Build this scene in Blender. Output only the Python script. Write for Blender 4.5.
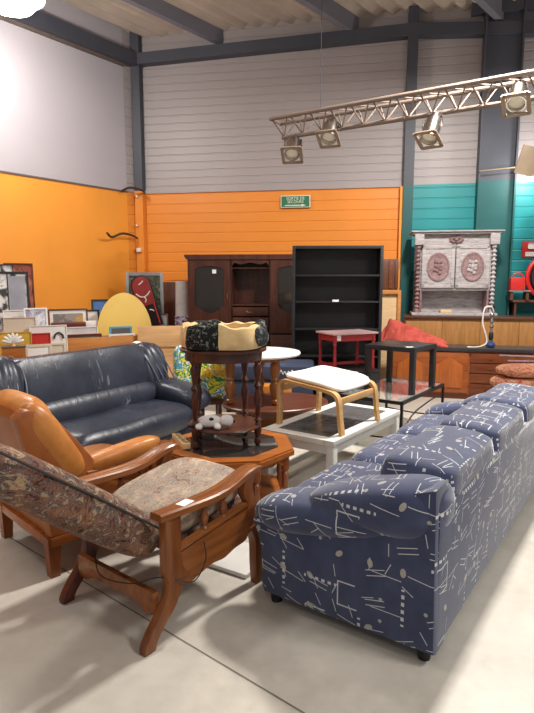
import bpy, bmesh, math, random
from mathutils import Vector, Matrix
random.seed(7)
R = math.radians; PI = math.pi
sc = bpy.context.scene
C = sc.collection
for o in list(bpy.data.objects): bpy.data.objects.remove(o)

# ------------------------------------------------------------------ camera
F = 560.0; PITCH = R(7.73); H = 1.6
cam = bpy.data.cameras.new('camera'); co = bpy.data.objects.new('camera', cam); C.objects.link(co)
co.location = (0, 0, H); co.rotation_euler = (R(90) - PITCH, 0, 0)
cam.sensor_fit = 'VERTICAL'; cam.sensor_height = 36.0; cam.lens = 36.0 * F / 713.0
cam.clip_start = 0.05; cam.clip_end = 100
sc.camera = co
cP, sP = math.cos(PITCH), math.sin(PITCH)
def ray(px, py):
    v = 356.5 - py
    return ((px - 267.0), F * cP + v * sP, v * cP - F * sP)
def at_z(px, py, z):
    d = ray(px, py); t = (z - H) / d[2]
    return Vector((d[0] * t, d[1] * t, z))
def at_y(px, py, Y):
    d = ray(px, py); t = Y / d[1]
    return Vector((d[0] * t, Y, H + d[2] * t))

# ------------------------------------------------------------------ world, lights, exposure
w = bpy.data.worlds.new('world'); sc.world = w; w.use_nodes = True
bg = w.node_tree.nodes['Background']; bg.inputs[0].default_value = (1.0, 0.97, 0.95, 1); bg.inputs[1].default_value = 0.31
def area(name, loc, size, power, col=(1, .95, .87), rot=(0, 0, 0), sy=None):
    l = bpy.data.lights.new(name, 'AREA'); l.energy = power; l.color = col
    l.shape = 'RECTANGLE'; l.size = size; l.size_y = sy or size
    o = bpy.data.objects.new(name, l); o.location = loc; o.rotation_euler = rot; C.objects.link(o)
    return o
area('hall_lamp', (2.2, 5.2, 4.75), 0.6, 400, (1, .955, .89), rot=(0, 0, R(54)), sy=0.35)
area('hall_lamp', (-2.6, 3.0, 4.75), 1.1, 45, (1, .96, .92), rot=(0, 0, R(54)), sy=0.5)
area('hall_lamp', (3.8, 0.8, 4.75), 1.1, 170, (1, .955, .89), rot=(0, 0, R(54)), sy=0.5)
area('hall_lamp', (-0.8, -1.5, 4.75), 1.1, 30, (1, .96, .9), rot=(0, 0, R(54)), sy=0.5)
sc.view_settings.view_transform = 'Standard'; sc.view_settings.look = 'None'
sc.view_settings.exposure = 0.0; sc.view_settings.gamma = 1.0
sc.view_settings.use_curve_mapping = False

# ------------------------------------------------------------------ materials
def lin(c):
    def f(x):
        x = x / 255.0
        return x / 12.92 if x <= .04045 else ((x + .055) / 1.055) ** 2.4
    return (f(c[0]), f(c[1]), f(c[2]), 1.0)
class NT:
    def __init__(s, name):
        s.m = bpy.data.materials.new(name); s.m.use_nodes = True
        s.t = s.m.node_tree; s.n = s.t.nodes; s.l = s.t.links
        s.b = s.n['Principled BSDF']
    def put(s, sock, v):
        if v is None: return
        if hasattr(v, 'is_output'): s.l.new(v, sock)
        else: sock.default_value = v
    def m_(s, op, a, b=None, c=None):
        n = s.n.new('ShaderNodeMath'); n.operation = op
        s.put(n.inputs[0], a); s.put(n.inputs[1], b); s.put(n.inputs[2], c)
        return n.outputs[0]
    def v_(s, op, a, b=None):
        n = s.n.new('ShaderNodeVectorMath'); n.operation = op
        s.put(n.inputs[0], a); s.put(n.inputs[1], b)
        return n.outputs[0]
    def scale(s, a, k):
        n = s.n.new('ShaderNodeVectorMath'); n.operation = 'SCALE'
        s.put(n.inputs[0], a); n.inputs['Scale'].default_value = k
        return n.outputs[0]
    def sep(s, v):
        n = s.n.new('ShaderNodeSeparateXYZ'); s.put(n.inputs[0], v); return n.outputs
    def comb(s, x, y, z):
        n = s.n.new('ShaderNodeCombineXYZ')
        for i, q in enumerate((x, y, z)): s.put(n.inputs[i], q)
        return n.outputs[0]
    def coord(s, kind='Object', sc_=(1, 1, 1)):
        n = s.n.new('ShaderNodeTexCoord'); o = n.outputs[kind]
        if sc_ != (1, 1, 1):
            m = s.n.new('ShaderNodeMapping'); m.inputs['Scale'].default_value = sc_
            s.l.new(o, m.inputs[0]); o = m.outputs[0]
        return o
    def noise(s, vec, scale=5, detail=3, rough=.55, dist=0):
        n = s.n.new('ShaderNodeTexNoise'); s.put(n.inputs['Vector'], vec)
        n.inputs['Scale'].default_value = scale; n.inputs['Detail'].default_value = detail
        n.inputs['Roughness'].default_value = rough; n.inputs['Distortion'].default_value = dist
        return n.outputs[0]
    def mix(s, f, a, b):
        n = s.n.new('ShaderNodeMix'); n.data_type = 'RGBA'
        s.put(n.inputs['Factor'], f); s.put(n.inputs[6], a); s.put(n.inputs[7], b)
        return n.outputs[2]
    def ramp(s, f, stops, interp='LINEAR'):
        n = s.n.new('ShaderNodeValToRGB'); s.put(n.inputs[0], f)
        r = n.color_ramp; r.interpolation = interp
        while len(r.elements) < len(stops): r.elements.new(.5)
        for e, (p, c) in zip(r.elements, stops): e.position = p; e.color = c
        return n.outputs[0]
    def bump(s, h, k=.2, d=.01):
        n = s.n.new('ShaderNodeBump'); n.inputs['Strength'].default_value = k; n.inputs['Distance'].default_value = d
        s.put(n.inputs['Height'], h); s.l.new(n.outputs[0], s.b.inputs['Normal'])
    def fin(s, col=None, rough=.5, metal=0, spec=.5):
        s.put(s.b.inputs['Base Color'], col); s.put(s.b.inputs['Roughness'], rough)
        s.b.inputs['Metallic'].default_value = metal; s.b.inputs['Specular IOR Level'].default_value = spec
        return s.m
def mul(c, k): return (min(1, c[0] * k), min(1, c[1] * k), min(1, c[2] * k), 1)
def plain(name, col, rough=.5, metal=0, var=.12, scale=6, bump=0, bscale=40, spec=.5, stretch=(1, 1, 1)):
    t = NT(name); c = lin(col)
    n = t.noise(t.coord('Object', stretch), scale, 3)
    f = t.ramp(n, [(.3, mul(c, 1 - var)), (.7, mul(c, 1 + var))])
    if bump: t.bump(t.noise(t.coord(), bscale, 4), bump, .01)
    return t.fin(f, rough, metal, spec)
def wood(name, col, dark, rough=.35, axis=0, scale=3.0, spec=.5):
    t = NT(name); st = [9, 9, 9]; st[axis] = .9
    v = t.coord('Object', tuple(st))
    n1 = t.noise(v, scale, 5, .6, .6)
    n2 = t.noise(t.coord('Object', tuple(x * .35 for x in st)), scale, 2)
    f = t.m_('ADD', t.m_('MULTIPLY', n1, .65), t.m_('MULTIPLY', n2, .35))
    c = t.ramp(f, [(.32, lin(dark)), (.62, lin(col))])
    t.bump(n1, .06, .004)
    return t.fin(c, rough, 0, spec)
def leather(name, col, col2, rough=.38, scuff=None):
    t = NT(name)
    n = t.noise(t.coord(), 4.5, 4, .6)
    c = t.ramp(n, [(.35, lin(col2)), (.68, lin(col))])
    fine = t.noise(t.coord(), 120, 3)
    if scuff:
        q = t.noise(t.coord('Object', (5.5, 1.2, .8)), 1.6, 2, .5, .5)
        ln = t.m_('LESS_THAN', t.m_('ABSOLUTE', t.m_('SUBTRACT', q, .52)), .006)
        gate = t.m_('GREATER_THAN', t.noise(t.coord(), 3.1, 2), .52)
        c = t.mix(t.m_('MULTIPLY', t.m_('MULTIPLY', ln, gate), .55), c, lin(scuff))
    wr = t.noise(t.coord('Object', (2.4, 1.0, .7)), 5, 3, .55, .8)
    t.bump(t.m_('ADD', t.m_('MULTIPLY', fine, .15), wr), .22, .02)
    return t.fin(c, rough, 0, .5)
def emit(name, col, k):
    t = NT(name); t.b.inputs['Emission Color'].default_value = col; t.b.inputs['Emission Strength'].default_value = k
    return t.fin((.8, .8, .8, 1), .5)
def glass(name, col=(.9, .95, .95, 1), rough=.03, trans=1.0, ior=1.45):
    t = NT(name); t.b.inputs['Transmission Weight'].default_value = trans; t.b.inputs['IOR'].default_value = ior
    return t.fin(col, rough)

def blue_pattern():
    t = NT('blue patterned upholstery')
    uv = t.coord('UV')
    def cell(size, off, seed):
        p = t.v_('ADD', t.scale(uv, 1.0 / size), (off, off * 1.7, 0))
        idv = t.v_('FLOOR', p); f = t.v_('SUBTRACT', t.v_('FRACTION', p), (.5, .5, 0))
        n = t.n.new('ShaderNodeTexWhiteNoise'); n.noise_dimensions = '3D'
        t.l.new(t.v_('ADD', idv, (0, 0, seed)), n.inputs['Vector'])
        return t.sep(f), t.sep(n.outputs['Color']), n.outputs['Value']
    def rot(f, ang):
        c, s_ = t.m_('COSINE', ang), t.m_('SINE', ang)
        return (t.m_('ADD', t.m_('MULTIPLY', f[0], c), t.m_('MULTIPLY', f[1], s_)),
                t.m_('SUBTRACT', t.m_('MULTIPLY', f[1], c), t.m_('MULTIPLY', f[0], s_)))
    def lt(a, b): return t.m_('LESS_THAN', a, b)
    def ab(a): return t.m_('ABSOLUTE', a)
    def dash(size, off, seed, ln, wd, prob, jitter=6.28):
        f, r, v = cell(size, off, seed)
        x, y = rot(f, t.m_('MULTIPLY', r[0], jitter))
        y = t.m_('SUBTRACT', y, t.m_('MULTIPLY', t.m_('SUBTRACT', r[2], .5), .3))
        return t.m_('MULTIPLY', t.m_('MULTIPLY', lt(ab(x), ln), lt(ab(y), wd)), lt(r[1], prob))
    def pair(size, off, seed, ln, wd, gap, prob):
        f, r, v = cell(size, off, seed)
        x, y = rot(f, t.m_('ADD', t.m_('MULTIPLY', t.m_('SUBTRACT', r[0], .5), .9), 0.0))
        yy = t.m_('SUBTRACT', ab(y), gap)
        return t.m_('MULTIPLY', t.m_('MULTIPLY', lt(ab(x), ln), lt(ab(yy), wd)), lt(r[1], prob))
    def square(size, off, seed, a, wd, prob):
        f, r, v = cell(size, off, seed)
        mx = t.m_('MAXIMUM', ab(f[0]), ab(f[1]))
        ring = lt(ab(t.m_('SUBTRACT', mx, a)), wd)
        cut = t.m_('GREATER_THAN', t.m_('ADD', f[0], t.m_('MULTIPLY', f[1], t.m_('SUBTRACT', r[2], .3))), -.2)
        return t.m_('MULTIPLY', t.m_('MULTIPLY', ring, cut), lt(r[1], prob))
    def dots(size, off, seed, rad, prob, stretch=1.0):
        f, r, v = cell(size, off, seed)
        x, y = rot(f, t.m_('MULTIPLY', r[0], 3.0))
        d = t.m_('SQRT', t.m_('ADD', t.m_('MULTIPLY', t.m_('MULTIPLY', x, x), stretch), t.m_('MULTIPLY', y, y)))
        return t.m_('MULTIPLY', lt(d, rad), lt(r[1], prob))
    def row(size, off, seed, prob):
        f, r, v = cell(size, off, seed)
        flip = t.m_('GREATER_THAN', r[0], .5)
        a = t.m_('ADD', t.m_('MULTIPLY', f[0], flip), t.m_('MULTIPLY', f[1], t.m_('SUBTRACT', 1, flip)))
        b = t.m_('ADD', t.m_('MULTIPLY', f[1], flip), t.m_('MULTIPLY', f[0], t.m_('SUBTRACT', 1, flip)))
        q = ab(t.m_('SUBTRACT', t.m_('FRACT', t.m_('MULTIPLY', a, 6)), .5))
        k = t.m_('MULTIPLY', lt(q, .26), lt(ab(b), .035))
        return t.m_('MULTIPLY', t.m_('MULTIPLY', k, lt(ab(a), .42)), lt(r[1], prob))
    white = [dash(.085, .0, 1, .34, .020, .30), dash(.125, .37, 2, .40, .013, .28, 1.2), pair(.14, .6, 3, .33, .013, .09, .38),
             square(.17, .2, 4, .33, .018, .30), row(.2, .8, 5, .45), dash(.16, .15, 9, .42, .011, .35, .25)]
    sm = white[0]
    for q in white[1:]: sm = t.m_('MAXIMUM', sm, q)
    leaf = t.m_('MAXIMUM', dots(.15, .55, 6, .085, .34, .4), dots(.1, .1, 7, .085, .22))
    base = t.ramp(t.noise(t.coord(), 9, 4), [(.3, lin((56, 63, 91))), (.7, lin((70, 78, 107)))])
    c = t.mix(t.m_('MULTIPLY', sm, .92), base, lin((206, 208, 210)))
    c = t.mix(t.m_('MULTIPLY', leaf, .8), c, lin((186, 180, 168)))
    t.bump(t.noise(t.coord(), 300, 2), .15, .003)
    t.b.inputs['Sheen Weight'].default_value = .6; t.b.inputs['Sheen Roughness'].default_value = .4
    return t.fin(c, .8, 0, .25)
def floral(name, pal, scale=9):
    t = NT(name)
    v = t.coord('Object', (1, 1, 1.3))
    n = t.noise(v, scale, 6, .68, 2.2); n2 = t.noise(v, scale * .55, 3, .5, .8)
    c1 = t.ramp(n, [(.30, lin(pal[0])), (.40, lin(pal[1])), (.47, lin(pal[2])), (.53, lin(pal[3])), (.60, lin(pal[4])), (.70, lin(pal[5]))])
    c2 = t.ramp(n2, [(.38, lin(pal[0])), (.52, lin(pal[3])), (.66, lin(pal[2]))])
    c = t.mix(.30, c1, c2)
    t.bump(t.noise(t.coord(), 200, 2), .2, .004)
    return t.fin(c, .85, 0, .2)
def print_mat(name, cols, scale=6, detail=2, dist=1.5, interp='CONSTANT'):
    t = NT(name)
    n = t.noise(t.coord(), scale, detail, .5, dist)
    k = len(cols)
    return t.fin(t.ramp(n, [(.28 + .44 * i / max(1, k - 1) if i else 0, lin(c)) for i, c in enumerate(cols)], interp), .45)

M = {}
def mk():
    M['blue'] = blue_pattern()
    M['floral'] = floral('brown floral tapestry', [(28, 26, 36), (84, 50, 40), (150, 108, 82), (60, 60, 72), (196, 166, 128), (112, 66, 52)], 12)
    M['floral_seat'] = floral('faded floral tapestry', [(84, 82, 90), (150, 112, 96), (200, 176, 148), (128, 122, 122), (206, 184, 156), (170, 130, 108)], 12)
    M['floral_red'] = floral('red floral fabric', [(110, 44, 44), (168, 58, 56), (214, 168, 126), (150, 70, 60), (222, 184, 146), (130, 44, 48)], 4)
    M['piping'] = plain('dark piping', (46, 36, 36), .7)
    M['chairwood'] = wood('glossy reddish wood', (154, 92, 45), (106, 58, 27), .28, 0)
    M['chairwood_z'] = wood('glossy reddish wood upright', (140, 82, 40), (98, 52, 25), .28, 2)
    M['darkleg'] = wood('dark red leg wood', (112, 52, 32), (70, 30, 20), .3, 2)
    M['tan'] = leather('tan leather', (212, 142, 72), (184, 112, 50), .36)
    M['tan2'] = leather('tan leather shell', (176, 104, 50), (150, 82, 36), .42)
    M['navy'] = leather('navy leather', (50, 55, 70), (36, 40, 53), .36, (128, 130, 138))
    M['navyseam'] = plain('grey navy seams', (96, 102, 116), .5)
    M['octwood'] = wood('honey oak', (176, 104, 46), (136, 70, 28), .28, 0)
    M['octwood_z'] = wood('honey oak leg', (150, 82, 36), (110, 54, 22), .3, 2)
    M['smoke'] = glass('smoked glass', (.045, .042, .04, 1), .04, .35)
    M['walnut'] = wood('dark walnut', (84, 46, 34), (52, 28, 22), .28, 0)
    M['walnut_z'] = wood('dark walnut turned', (86, 46, 32), (50, 26, 20), .25, 2)
    M['lowwood'] = wood('brown coffee table wood', (110, 62, 44), (74, 38, 28), .35, 0)
    M['legoak'] = wood('turned oak', (150, 92, 44), (104, 60, 28), .3, 2)
    M['whitetop'] = plain('white table top', (232, 230, 226), .3, var=.03)
    M['whitepaint'] = plain('white paint', (226, 224, 218), .4, var=.03)
    M['greytop'] = plain('grey stone inlay', (92, 92, 92), .25, var=.15, scale=14)
    M['birch'] = wood('birch veneer', (222, 178, 118), (196, 146, 88), .4, 0)
    M['canvas'] = plain('off white canvas', (238, 234, 224), .85, var=.04, bump=.1, bscale=200)
    M['blackpaint'] = plain('black painted board', (38, 38, 40), .35, var=.1)
    M['blackmetal'] = plain('black metal', (30, 30, 32), .4, .3)
    M['clear'] = glass('clear table glass', (.80, .84, .82, 1), .03, .85)
    M['redpaint'] = plain('red paint', (160, 40, 46), .4, var=.12)
    M['redtop'] = plain('faded pink top', (206, 168, 168), .45, var=.06)
    M['shelfblack'] = wood('black brown veneer', (44, 42, 44), (32, 30, 32), .45, 0)
    M['shelfback'] = plain('charcoal back panel', (52, 50, 52), .6, var=.1)
    M['paper'] = plain('white paper', (236, 234, 230), .7, var=.02)
    M['cabwood'] = wood('dark cherry cabinet', (86, 46, 32), (54, 27, 20), .32, 2)
    M['cabglass'] = glass('dark cabinet glass', (.06, .05, .045, 1), .05, .5)
    M['brass'] = plain('old brass', (150, 116, 70), .35, .8)
    M['buffet'] = wood('orange oak buffet', (164, 88, 36), (120, 58, 24), .35, 0)
    M['buffet_door'] = wood('orange oak door', (182, 100, 42), (140, 70, 28), .3, 2)
    M['buffet_dark'] = wood('brown drawer fronts', (120, 62, 32), (84, 40, 22), .35, 0)
    M['blacktop'] = plain('dark grey worktop', (52, 50, 52), .35, var=.15, scale=20)
    M['panelwood'] = wood('light brown veneer', (172, 122, 66), (140, 94, 48), .4, 2)
    M['paneltop'] = wood('dark brown top', (92, 60, 42), (64, 40, 30), .35, 0)
    t = NT('grey washed wood'); n = t.noise(t.coord('Object', (1, 1, 5)), 9, 5, .7)
    c = t.ramp(n, [(.30, lin((124, 112, 112))), (.46, lin((166, 158, 158))), (.66, lin((186, 182, 184)))])
    t.bump(n, .25, .01); M['greywash'] = t.fin(c, .7)
    M['medallion'] = plain('dusky pink carved panel', (140, 112, 112), .7, var=.3, scale=30, bump=.5, bscale=40)
    M['pinkwood'] = plain('worn pink grey wood', (132, 102, 104), .7, var=.25, scale=14)
    M['cloth_red'] = plain('coral red cloth', (182, 76, 64), .9, var=.12, bump=.2, bscale=60)
    M['chrome'] = plain('chrome', (205, 205, 208), .15, 1, var=.03)
    M['spotmetal'] = plain('polished aluminium', (200, 196, 190), .22, 1, var=.05)
    M['trussmetal'] = plain('warm grey aluminium', (118, 102, 92), .7, 0, var=.05)
    M['lens'] = plain('lamp lens', (240, 232, 214), .1, 0, var=.05)
    M['gelframe'] = plain('tan gel frame', (150, 132, 112), .5, .3)
    M['blueglass'] = glass('blue hookah glass', (.05, .10, .32, 1), .05, .5)
    M['hose'] = plain('pale hose', (206, 198, 192), .6)
    M['firered'] = plain('fire red', (200, 36, 32), .4, var=.06)
    M['black'] = plain('black rubber', (26, 26, 28), .6)
    M['oakbox'] = wood('light oak box', (196, 132, 66), (164, 100, 44), .45, 0)
    M['plank'] = wood('pale pine', (214, 170, 120), (186, 138, 90), .5, 0)
    M['wicker'] = plain('cream wicker panel', (212, 180, 134), .7, var=.1, scale=4, stretch=(1, 1, 12))
    M['brownwood'] = wood('old brown wood', (104, 60, 40), (66, 38, 28), .45, 2)
    M['steel'] = plain('blue grey steel paint', (66, 68, 78), .5, .0, var=.08, scale=3)
    M['steel2'] = plain('lighter steel paint', (118, 118, 130), .5, .0, var=.06, scale=3)
    M['orange'] = plain('orange wall paint', (236, 152, 50), .5, var=.05, scale=1.3)
    M['orange_clad'] = plain('orange cladding paint', (226, 138, 48), .42, var=.04, scale=1.2)
    M['greywall'] = plain('grey plaster', (172, 166, 172), .8, var=.03, scale=1)
    M['clad'] = plain('pale grey cladding', (160, 151, 151), .45, var=.03, scale=1)
    M['teal'] = plain('teal cladding paint', (20, 138, 142), .42, var=.05, scale=1)
    M['teal_dark'] = plain('teal column paint', (12, 82, 82), .5, var=.08, scale=2)
    M['roof'] = plain('beige fibre cement', (216, 202, 190), .8, var=.08, scale=2)
    M['trim'] = plain('dark trim', (96, 84, 78), .6)
    M['cable'] = plain('dark cable', (54, 38, 34), .6)
    M['signgreen'] = plain('sign green', (40, 110, 76), .5, var=.05)
    M['signwhite'] = plain('sign white', (222, 224, 206), .6, var=.02)
    M['mirrorgrey'] = plain('silver frame', (150, 150, 152), .35, .5)
    M['yellow'] = plain('pale yellow laminate', (226, 190, 98), .5, var=.05, scale=2)
    M['board_red'] = plain('maroon snowboard', (140, 44, 40), .35)
    M['board_black'] = plain('black snowboard', (24, 22, 26), .35)
    M['plush_white'] = plain('white plush', (226, 222, 220), .95, bump=.4, bscale=160)
    M['cream'] = plain('cream fleece', (222, 190, 138), .95, bump=.4, bscale=150)
    M['blackfleece'] = print_mat('black fleece', [(26, 28, 28), (34, 36, 36), (110, 114, 112), (30, 32, 32)], 30, 2, 1.5)
    M['orangewood'] = wood('orange pine', (214, 140, 56), (186, 112, 40), .4, 0)
    M['lamp'] = emit('lamp glow', (1, .96, .9, 1), 30)
    # floor: pale concrete with sawn joints
    t = NT('pale concrete floor'); v = t.coord('Object')
    n = t.noise(v, 1.3, 5, .6); n2 = t.noise(v, 14, 4, .6)
    c = t.ramp(t.m_('ADD', t.m_('MULTIPLY', n, .75), t.m_('MULTIPLY', n2, .25)), [(.3, lin((182, 175, 163))), (.55, lin((208, 201, 189))), (.75, lin((219, 212, 200)))])
    s_ = t.noise(v, 3.2, 5, .7); st = t.m_('GREATER_THAN', s_, .72)
    c = t.mix(t.m_('MULTIPLY', st, .25), c, lin((150, 138, 122)))
    M['floor'] = t.fin(c, t.m_('ADD', .22, t.m_('MULTIPLY', n2, .3)), 0, .5)
    M['joint'] = plain('floor joint', (120, 112, 102), .7)
mk()

# ------------------------------------------------------------------ mesh helpers
def new(): return bmesh.new()
def xf(bm, verts, mat):
    bmesh.ops.transform(bm, matrix=mat, verts=verts)
def island(vs):
    seen = set(vs); st = list(vs)
    while st:
        v = st.pop()
        for e in v.link_edges:
            o = e.other_vert(v)
            if o not in seen: seen.add(o); st.append(o)
    return list(seen)
def box(bm, c, s, rot=None, bev=0, seg=2):
    g = bmesh.ops.create_cube(bm, size=1.0); vs = g['verts']
    m = Matrix.Diagonal((s[0], s[1], s[2], 1))
    bmesh.ops.transform(bm, matrix=m, verts=vs)
    if bev:
        es = set(e for v in vs for e in v.link_edges)
        r = bmesh.ops.bevel(bm, geom=list(es), offset=bev, segments=seg, profile=.6, affect='EDGES')
        vs = island([v for f in r['faces'] for v in f.verts])
    mm = Matrix.Translation(Vector(c))
    if rot is not None: mm = mm @ rot
    bmesh.ops.transform(bm, matrix=mm, verts=vs)
    return vs
def frame_of(d):
    d = d.normalized(); a = Vector((0, 0, 1)) if abs(d.z) < .9 else Vector((1, 0, 0))
    x = a.cross(d).normalized(); y = d.cross(x)
    return x, y
def tube(bm, pts, r, n=10, cap=True, flat=None):
    pts = [Vector(p) for p in pts]; rs = r if isinstance(r, (list, tuple)) else [r] * len(pts)
    rings = []; x = None
    for i, p in enumerate(pts):
        a = pts[max(0, i - 1)]; b = pts[min(len(pts) - 1, i + 1)]
        d = (b - a).normalized()
        if x is None: x, y = frame_of(d)
        else:
            x = (x - d * x.dot(d)).normalized(); y = d.cross(x)
        ring = []
        for k in range(n):
            an = 2 * PI * k / n
            ring.append(bm.verts.new(p + (x * math.cos(an) + y * math.sin(an) * (flat or 1)) * rs[i]))
        rings.append(ring)
    for a, b in zip(rings, rings[1:]):
        for k in range(n):
            bm.faces.new((a[k], a[(k + 1) % n], b[(k + 1) % n], b[k]))
    if cap:
        bm.faces.new(list(reversed(rings[0]))); bm.faces.new(rings[-1])
    return bm
def lathe(bm, prof, c=(0, 0, 0), n=20, axis=None, sx=1, sy=1):
    """prof: list of (radius, z)"""
    rings = []; allv = []
    for r, z in prof:
        ring = [bm.verts.new((r * sx * math.cos(2 * PI * k / n), r * sy * math.sin(2 * PI * k / n), z)) for k in range(n)]
        rings.append(ring); allv += ring
    for a, b in zip(rings, rings[1:]):
        for k in range(n): bm.faces.new((a[k], a[(k + 1) % n], b[(k + 1) % n], b[k]))
    bm.faces.new(list(reversed(rings[0]))); bm.faces.new(rings[-1])
    m = Matrix.Translation(Vector(c))
    if axis is not None:
        m = m @ Vector((0, 0, 1)).rotation_difference(Vector(axis)).to_matrix().to_4x4()
    xf(bm, allv, m)
    return allv
def prism(bm, poly, t, plane='xz', off=0, bev=0):
    """extrude 2-D outline by t (centred) : plane xz -> along y, xy -> along z, yz -> along x"""
    def P(u, v, d):
        return {'xz': (u, d, v), 'xy': (u, v, d), 'yz': (d, u, v)}[plane]
    a = [bm.verts.new(P(u, v, off - t / 2)) for u, v in poly]
    b = [bm.verts.new(P(u, v, off + t / 2)) for u, v in poly]
    n = len(poly); fs = []
    fs.append(bm.faces.new(a)); fs.append(bm.faces.new(list(reversed(b))))
    for k in range(n):
        fs.append(bm.faces.new((a[k], b[k], b[(k + 1) % n], a[(k + 1) % n])))
    bmesh.ops.recalc_face_normals(bm, faces=fs)
    if bev:
        es = [e for e in fs[0].edges] + [e for e in fs[1].edges]
        r = bmesh.ops.bevel(bm, geom=es, offset=bev, segments=2, profile=.6, affect='EDGES')
        return island([v for f in r['faces'] for v in f.verts])
    return a + b
def pillow(bm, c, s, p=4.0, n=12, rot=None, fn=None):
    """superellipsoid cushion, s = full sizes; fn(u) deforms unit coords"""
    made = {}
    def V(i, j, k):
        key = (i, j, k)
        if key not in made: made[key] = bm.verts.new((2.0 * i / n - 1, 2.0 * j / n - 1, 2.0 * k / n - 1))
        return made[key]
    for a in range(n):
        for b in range(n):
            for e in (0, n):
                q4 = [(a, b), (a + 1, b), (a + 1, b + 1), (a, b + 1)]
                if e == 0: q4 = q4[::-1]
                bm.faces.new([V(x, y, e) for x, y in q4]); bm.faces.new([V(e, x, y) for x, y in q4]); bm.faces.new([V(y, e, x) for x, y in q4])
    vs = list(made.values())
    pp = p if isinstance(p, (tuple, list)) else (p, p, p)
    q = sum(pp) / 3
    m = Matrix.Translation(Vector(c))
    if rot is not None: m = m @ rot
    for v in vs:
        x, y, z = v.co
        # spread grid points a little toward the edges
        k = (abs(x) ** pp[0] + abs(y) ** pp[1] + abs(z) ** pp[2]) ** (1 / q)
        u = Vector((x / k, y / k, z / k))
        if fn: u = Vector(fn(u))
        v.co = m @ Vector((u.x * s[0] / 2, u.y * s[1] / 2, u.z * s[2] / 2))
    return vs
def loft(bm, secs, closed=True, cap=True):
    rings = [[bm.verts.new(p) for p in s_] for s_ in secs]; n = len(rings[0])
    for a, b in zip(rings, rings[1:]):
        for k in range(n if closed else n - 1):
            bm.faces.new((a[k], a[(k + 1) % n], b[(k + 1) % n], b[k]))
    if cap and closed:
        bm.faces.new(list(reversed(rings[0]))); bm.faces.new(rings[-1])
    return [v for r in rings for v in r]
def smooth_path(pts, n=8):
    pts = [Vector(p) for p in pts]; out = []
    P = [pts[0] * 2 - pts[1]] + pts + [pts[-1] * 2 - pts[-2]]
    for i in range(1, len(P) - 2):
        for k in range(n):
            t = k / n; a, b, c, d = P[i - 1], P[i], P[i + 1], P[i + 2]
            out.append(.5 * ((2 * b) + (c - a) * t + (2 * a - 5 * b + 4 * c - d) * t * t + (3 * b - a - 3 * c + d) * t ** 3))
    out.append(pts[-1]); return out
def curve2(pts, n=6):
    return [(p.x, p.y) for p in smooth_path([(a, b, 0) for a, b in pts], n)]
def obj(name, bm, m, parent=None, smooth=True, uv=False, loc=None, sharp=35):
    bmesh.ops.recalc_face_normals(bm, faces=bm.faces)
    if uv:
        lay = bm.loops.layers.uv.new('UVMap')
        for f in bm.faces:
            nx, ny, nz = (abs(q) for q in f.normal)
            for l in f.loops:
                x, y, z = l.vert.co
                if nx >= ny and nx >= nz: l[lay].uv = (y, z)
                elif ny >= nz: l[lay].uv = (x + .31, z + .17)
                else: l[lay].uv = (x + .53, y + .41)
    me = bpy.data.meshes.new(name); bm.to_mesh(me); bm.free()
    o = bpy.data.objects.new(name, me); C.objects.link(o)
    me.materials.append(M[m] if isinstance(m, str) else m)
    if smooth:
        for p in me.polygons: p.use_smooth = True
        try: me.set_sharp_from_angle(angle=R(sharp))
        except Exception: pass
    if parent: o.parent = parent
    if loc is not None: o.location = loc
    return o
def tag(o, label, cat, group=None):
    o['label'] = label; o['category'] = cat
    if group: o['group'] = group
    return o
def thing(name, label, cat, loc=(0, 0, 0), rz=0, group=None):
    o = bpy.data.objects.new(name, None); C.objects.link(o); o.empty_display_size = .1
    o.location = loc; o.rotation_euler = (0, 0, rz)
    return tag(o, label, cat, group)
def struct(name, bm, m, smooth=False, parent=None):
    o = obj(name, bm, m, parent, smooth)
    if parent is None: o['kind'] = 'structure'
    return o
def rx(a): return Matrix.Rotation(a, 4, 'X')
def ry(a): return Matrix.Rotation(a, 4, 'Y')
def rz(a): return Matrix.Rotation(a, 4, 'Z')
def text_mesh(s, size, name, m, parent, loc, rot, ext=.001):
    cu = bpy.data.curves.new(name, 'FONT'); cu.body = s; cu.size = size; cu.extrude = ext; cu.align_x = 'CENTER'; cu.align_y = 'CENTER'
    tmp = bpy.data.objects.new(name, cu); C.objects.link(tmp)
    bpy.context.view_layer.update()
    dg = bpy.context.evaluated_depsgraph_get()
    me = bpy.data.meshes.new_from_object(tmp.evaluated_get(dg)); bpy.data.objects.remove(tmp)
    o = bpy.data.objects.new(name, me); C.objects.link(o); me.materials.clear(); me.materials.append(M[m])
    o.parent = parent; o.location = loc; o.rotation_euler = rot
    return o

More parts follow.
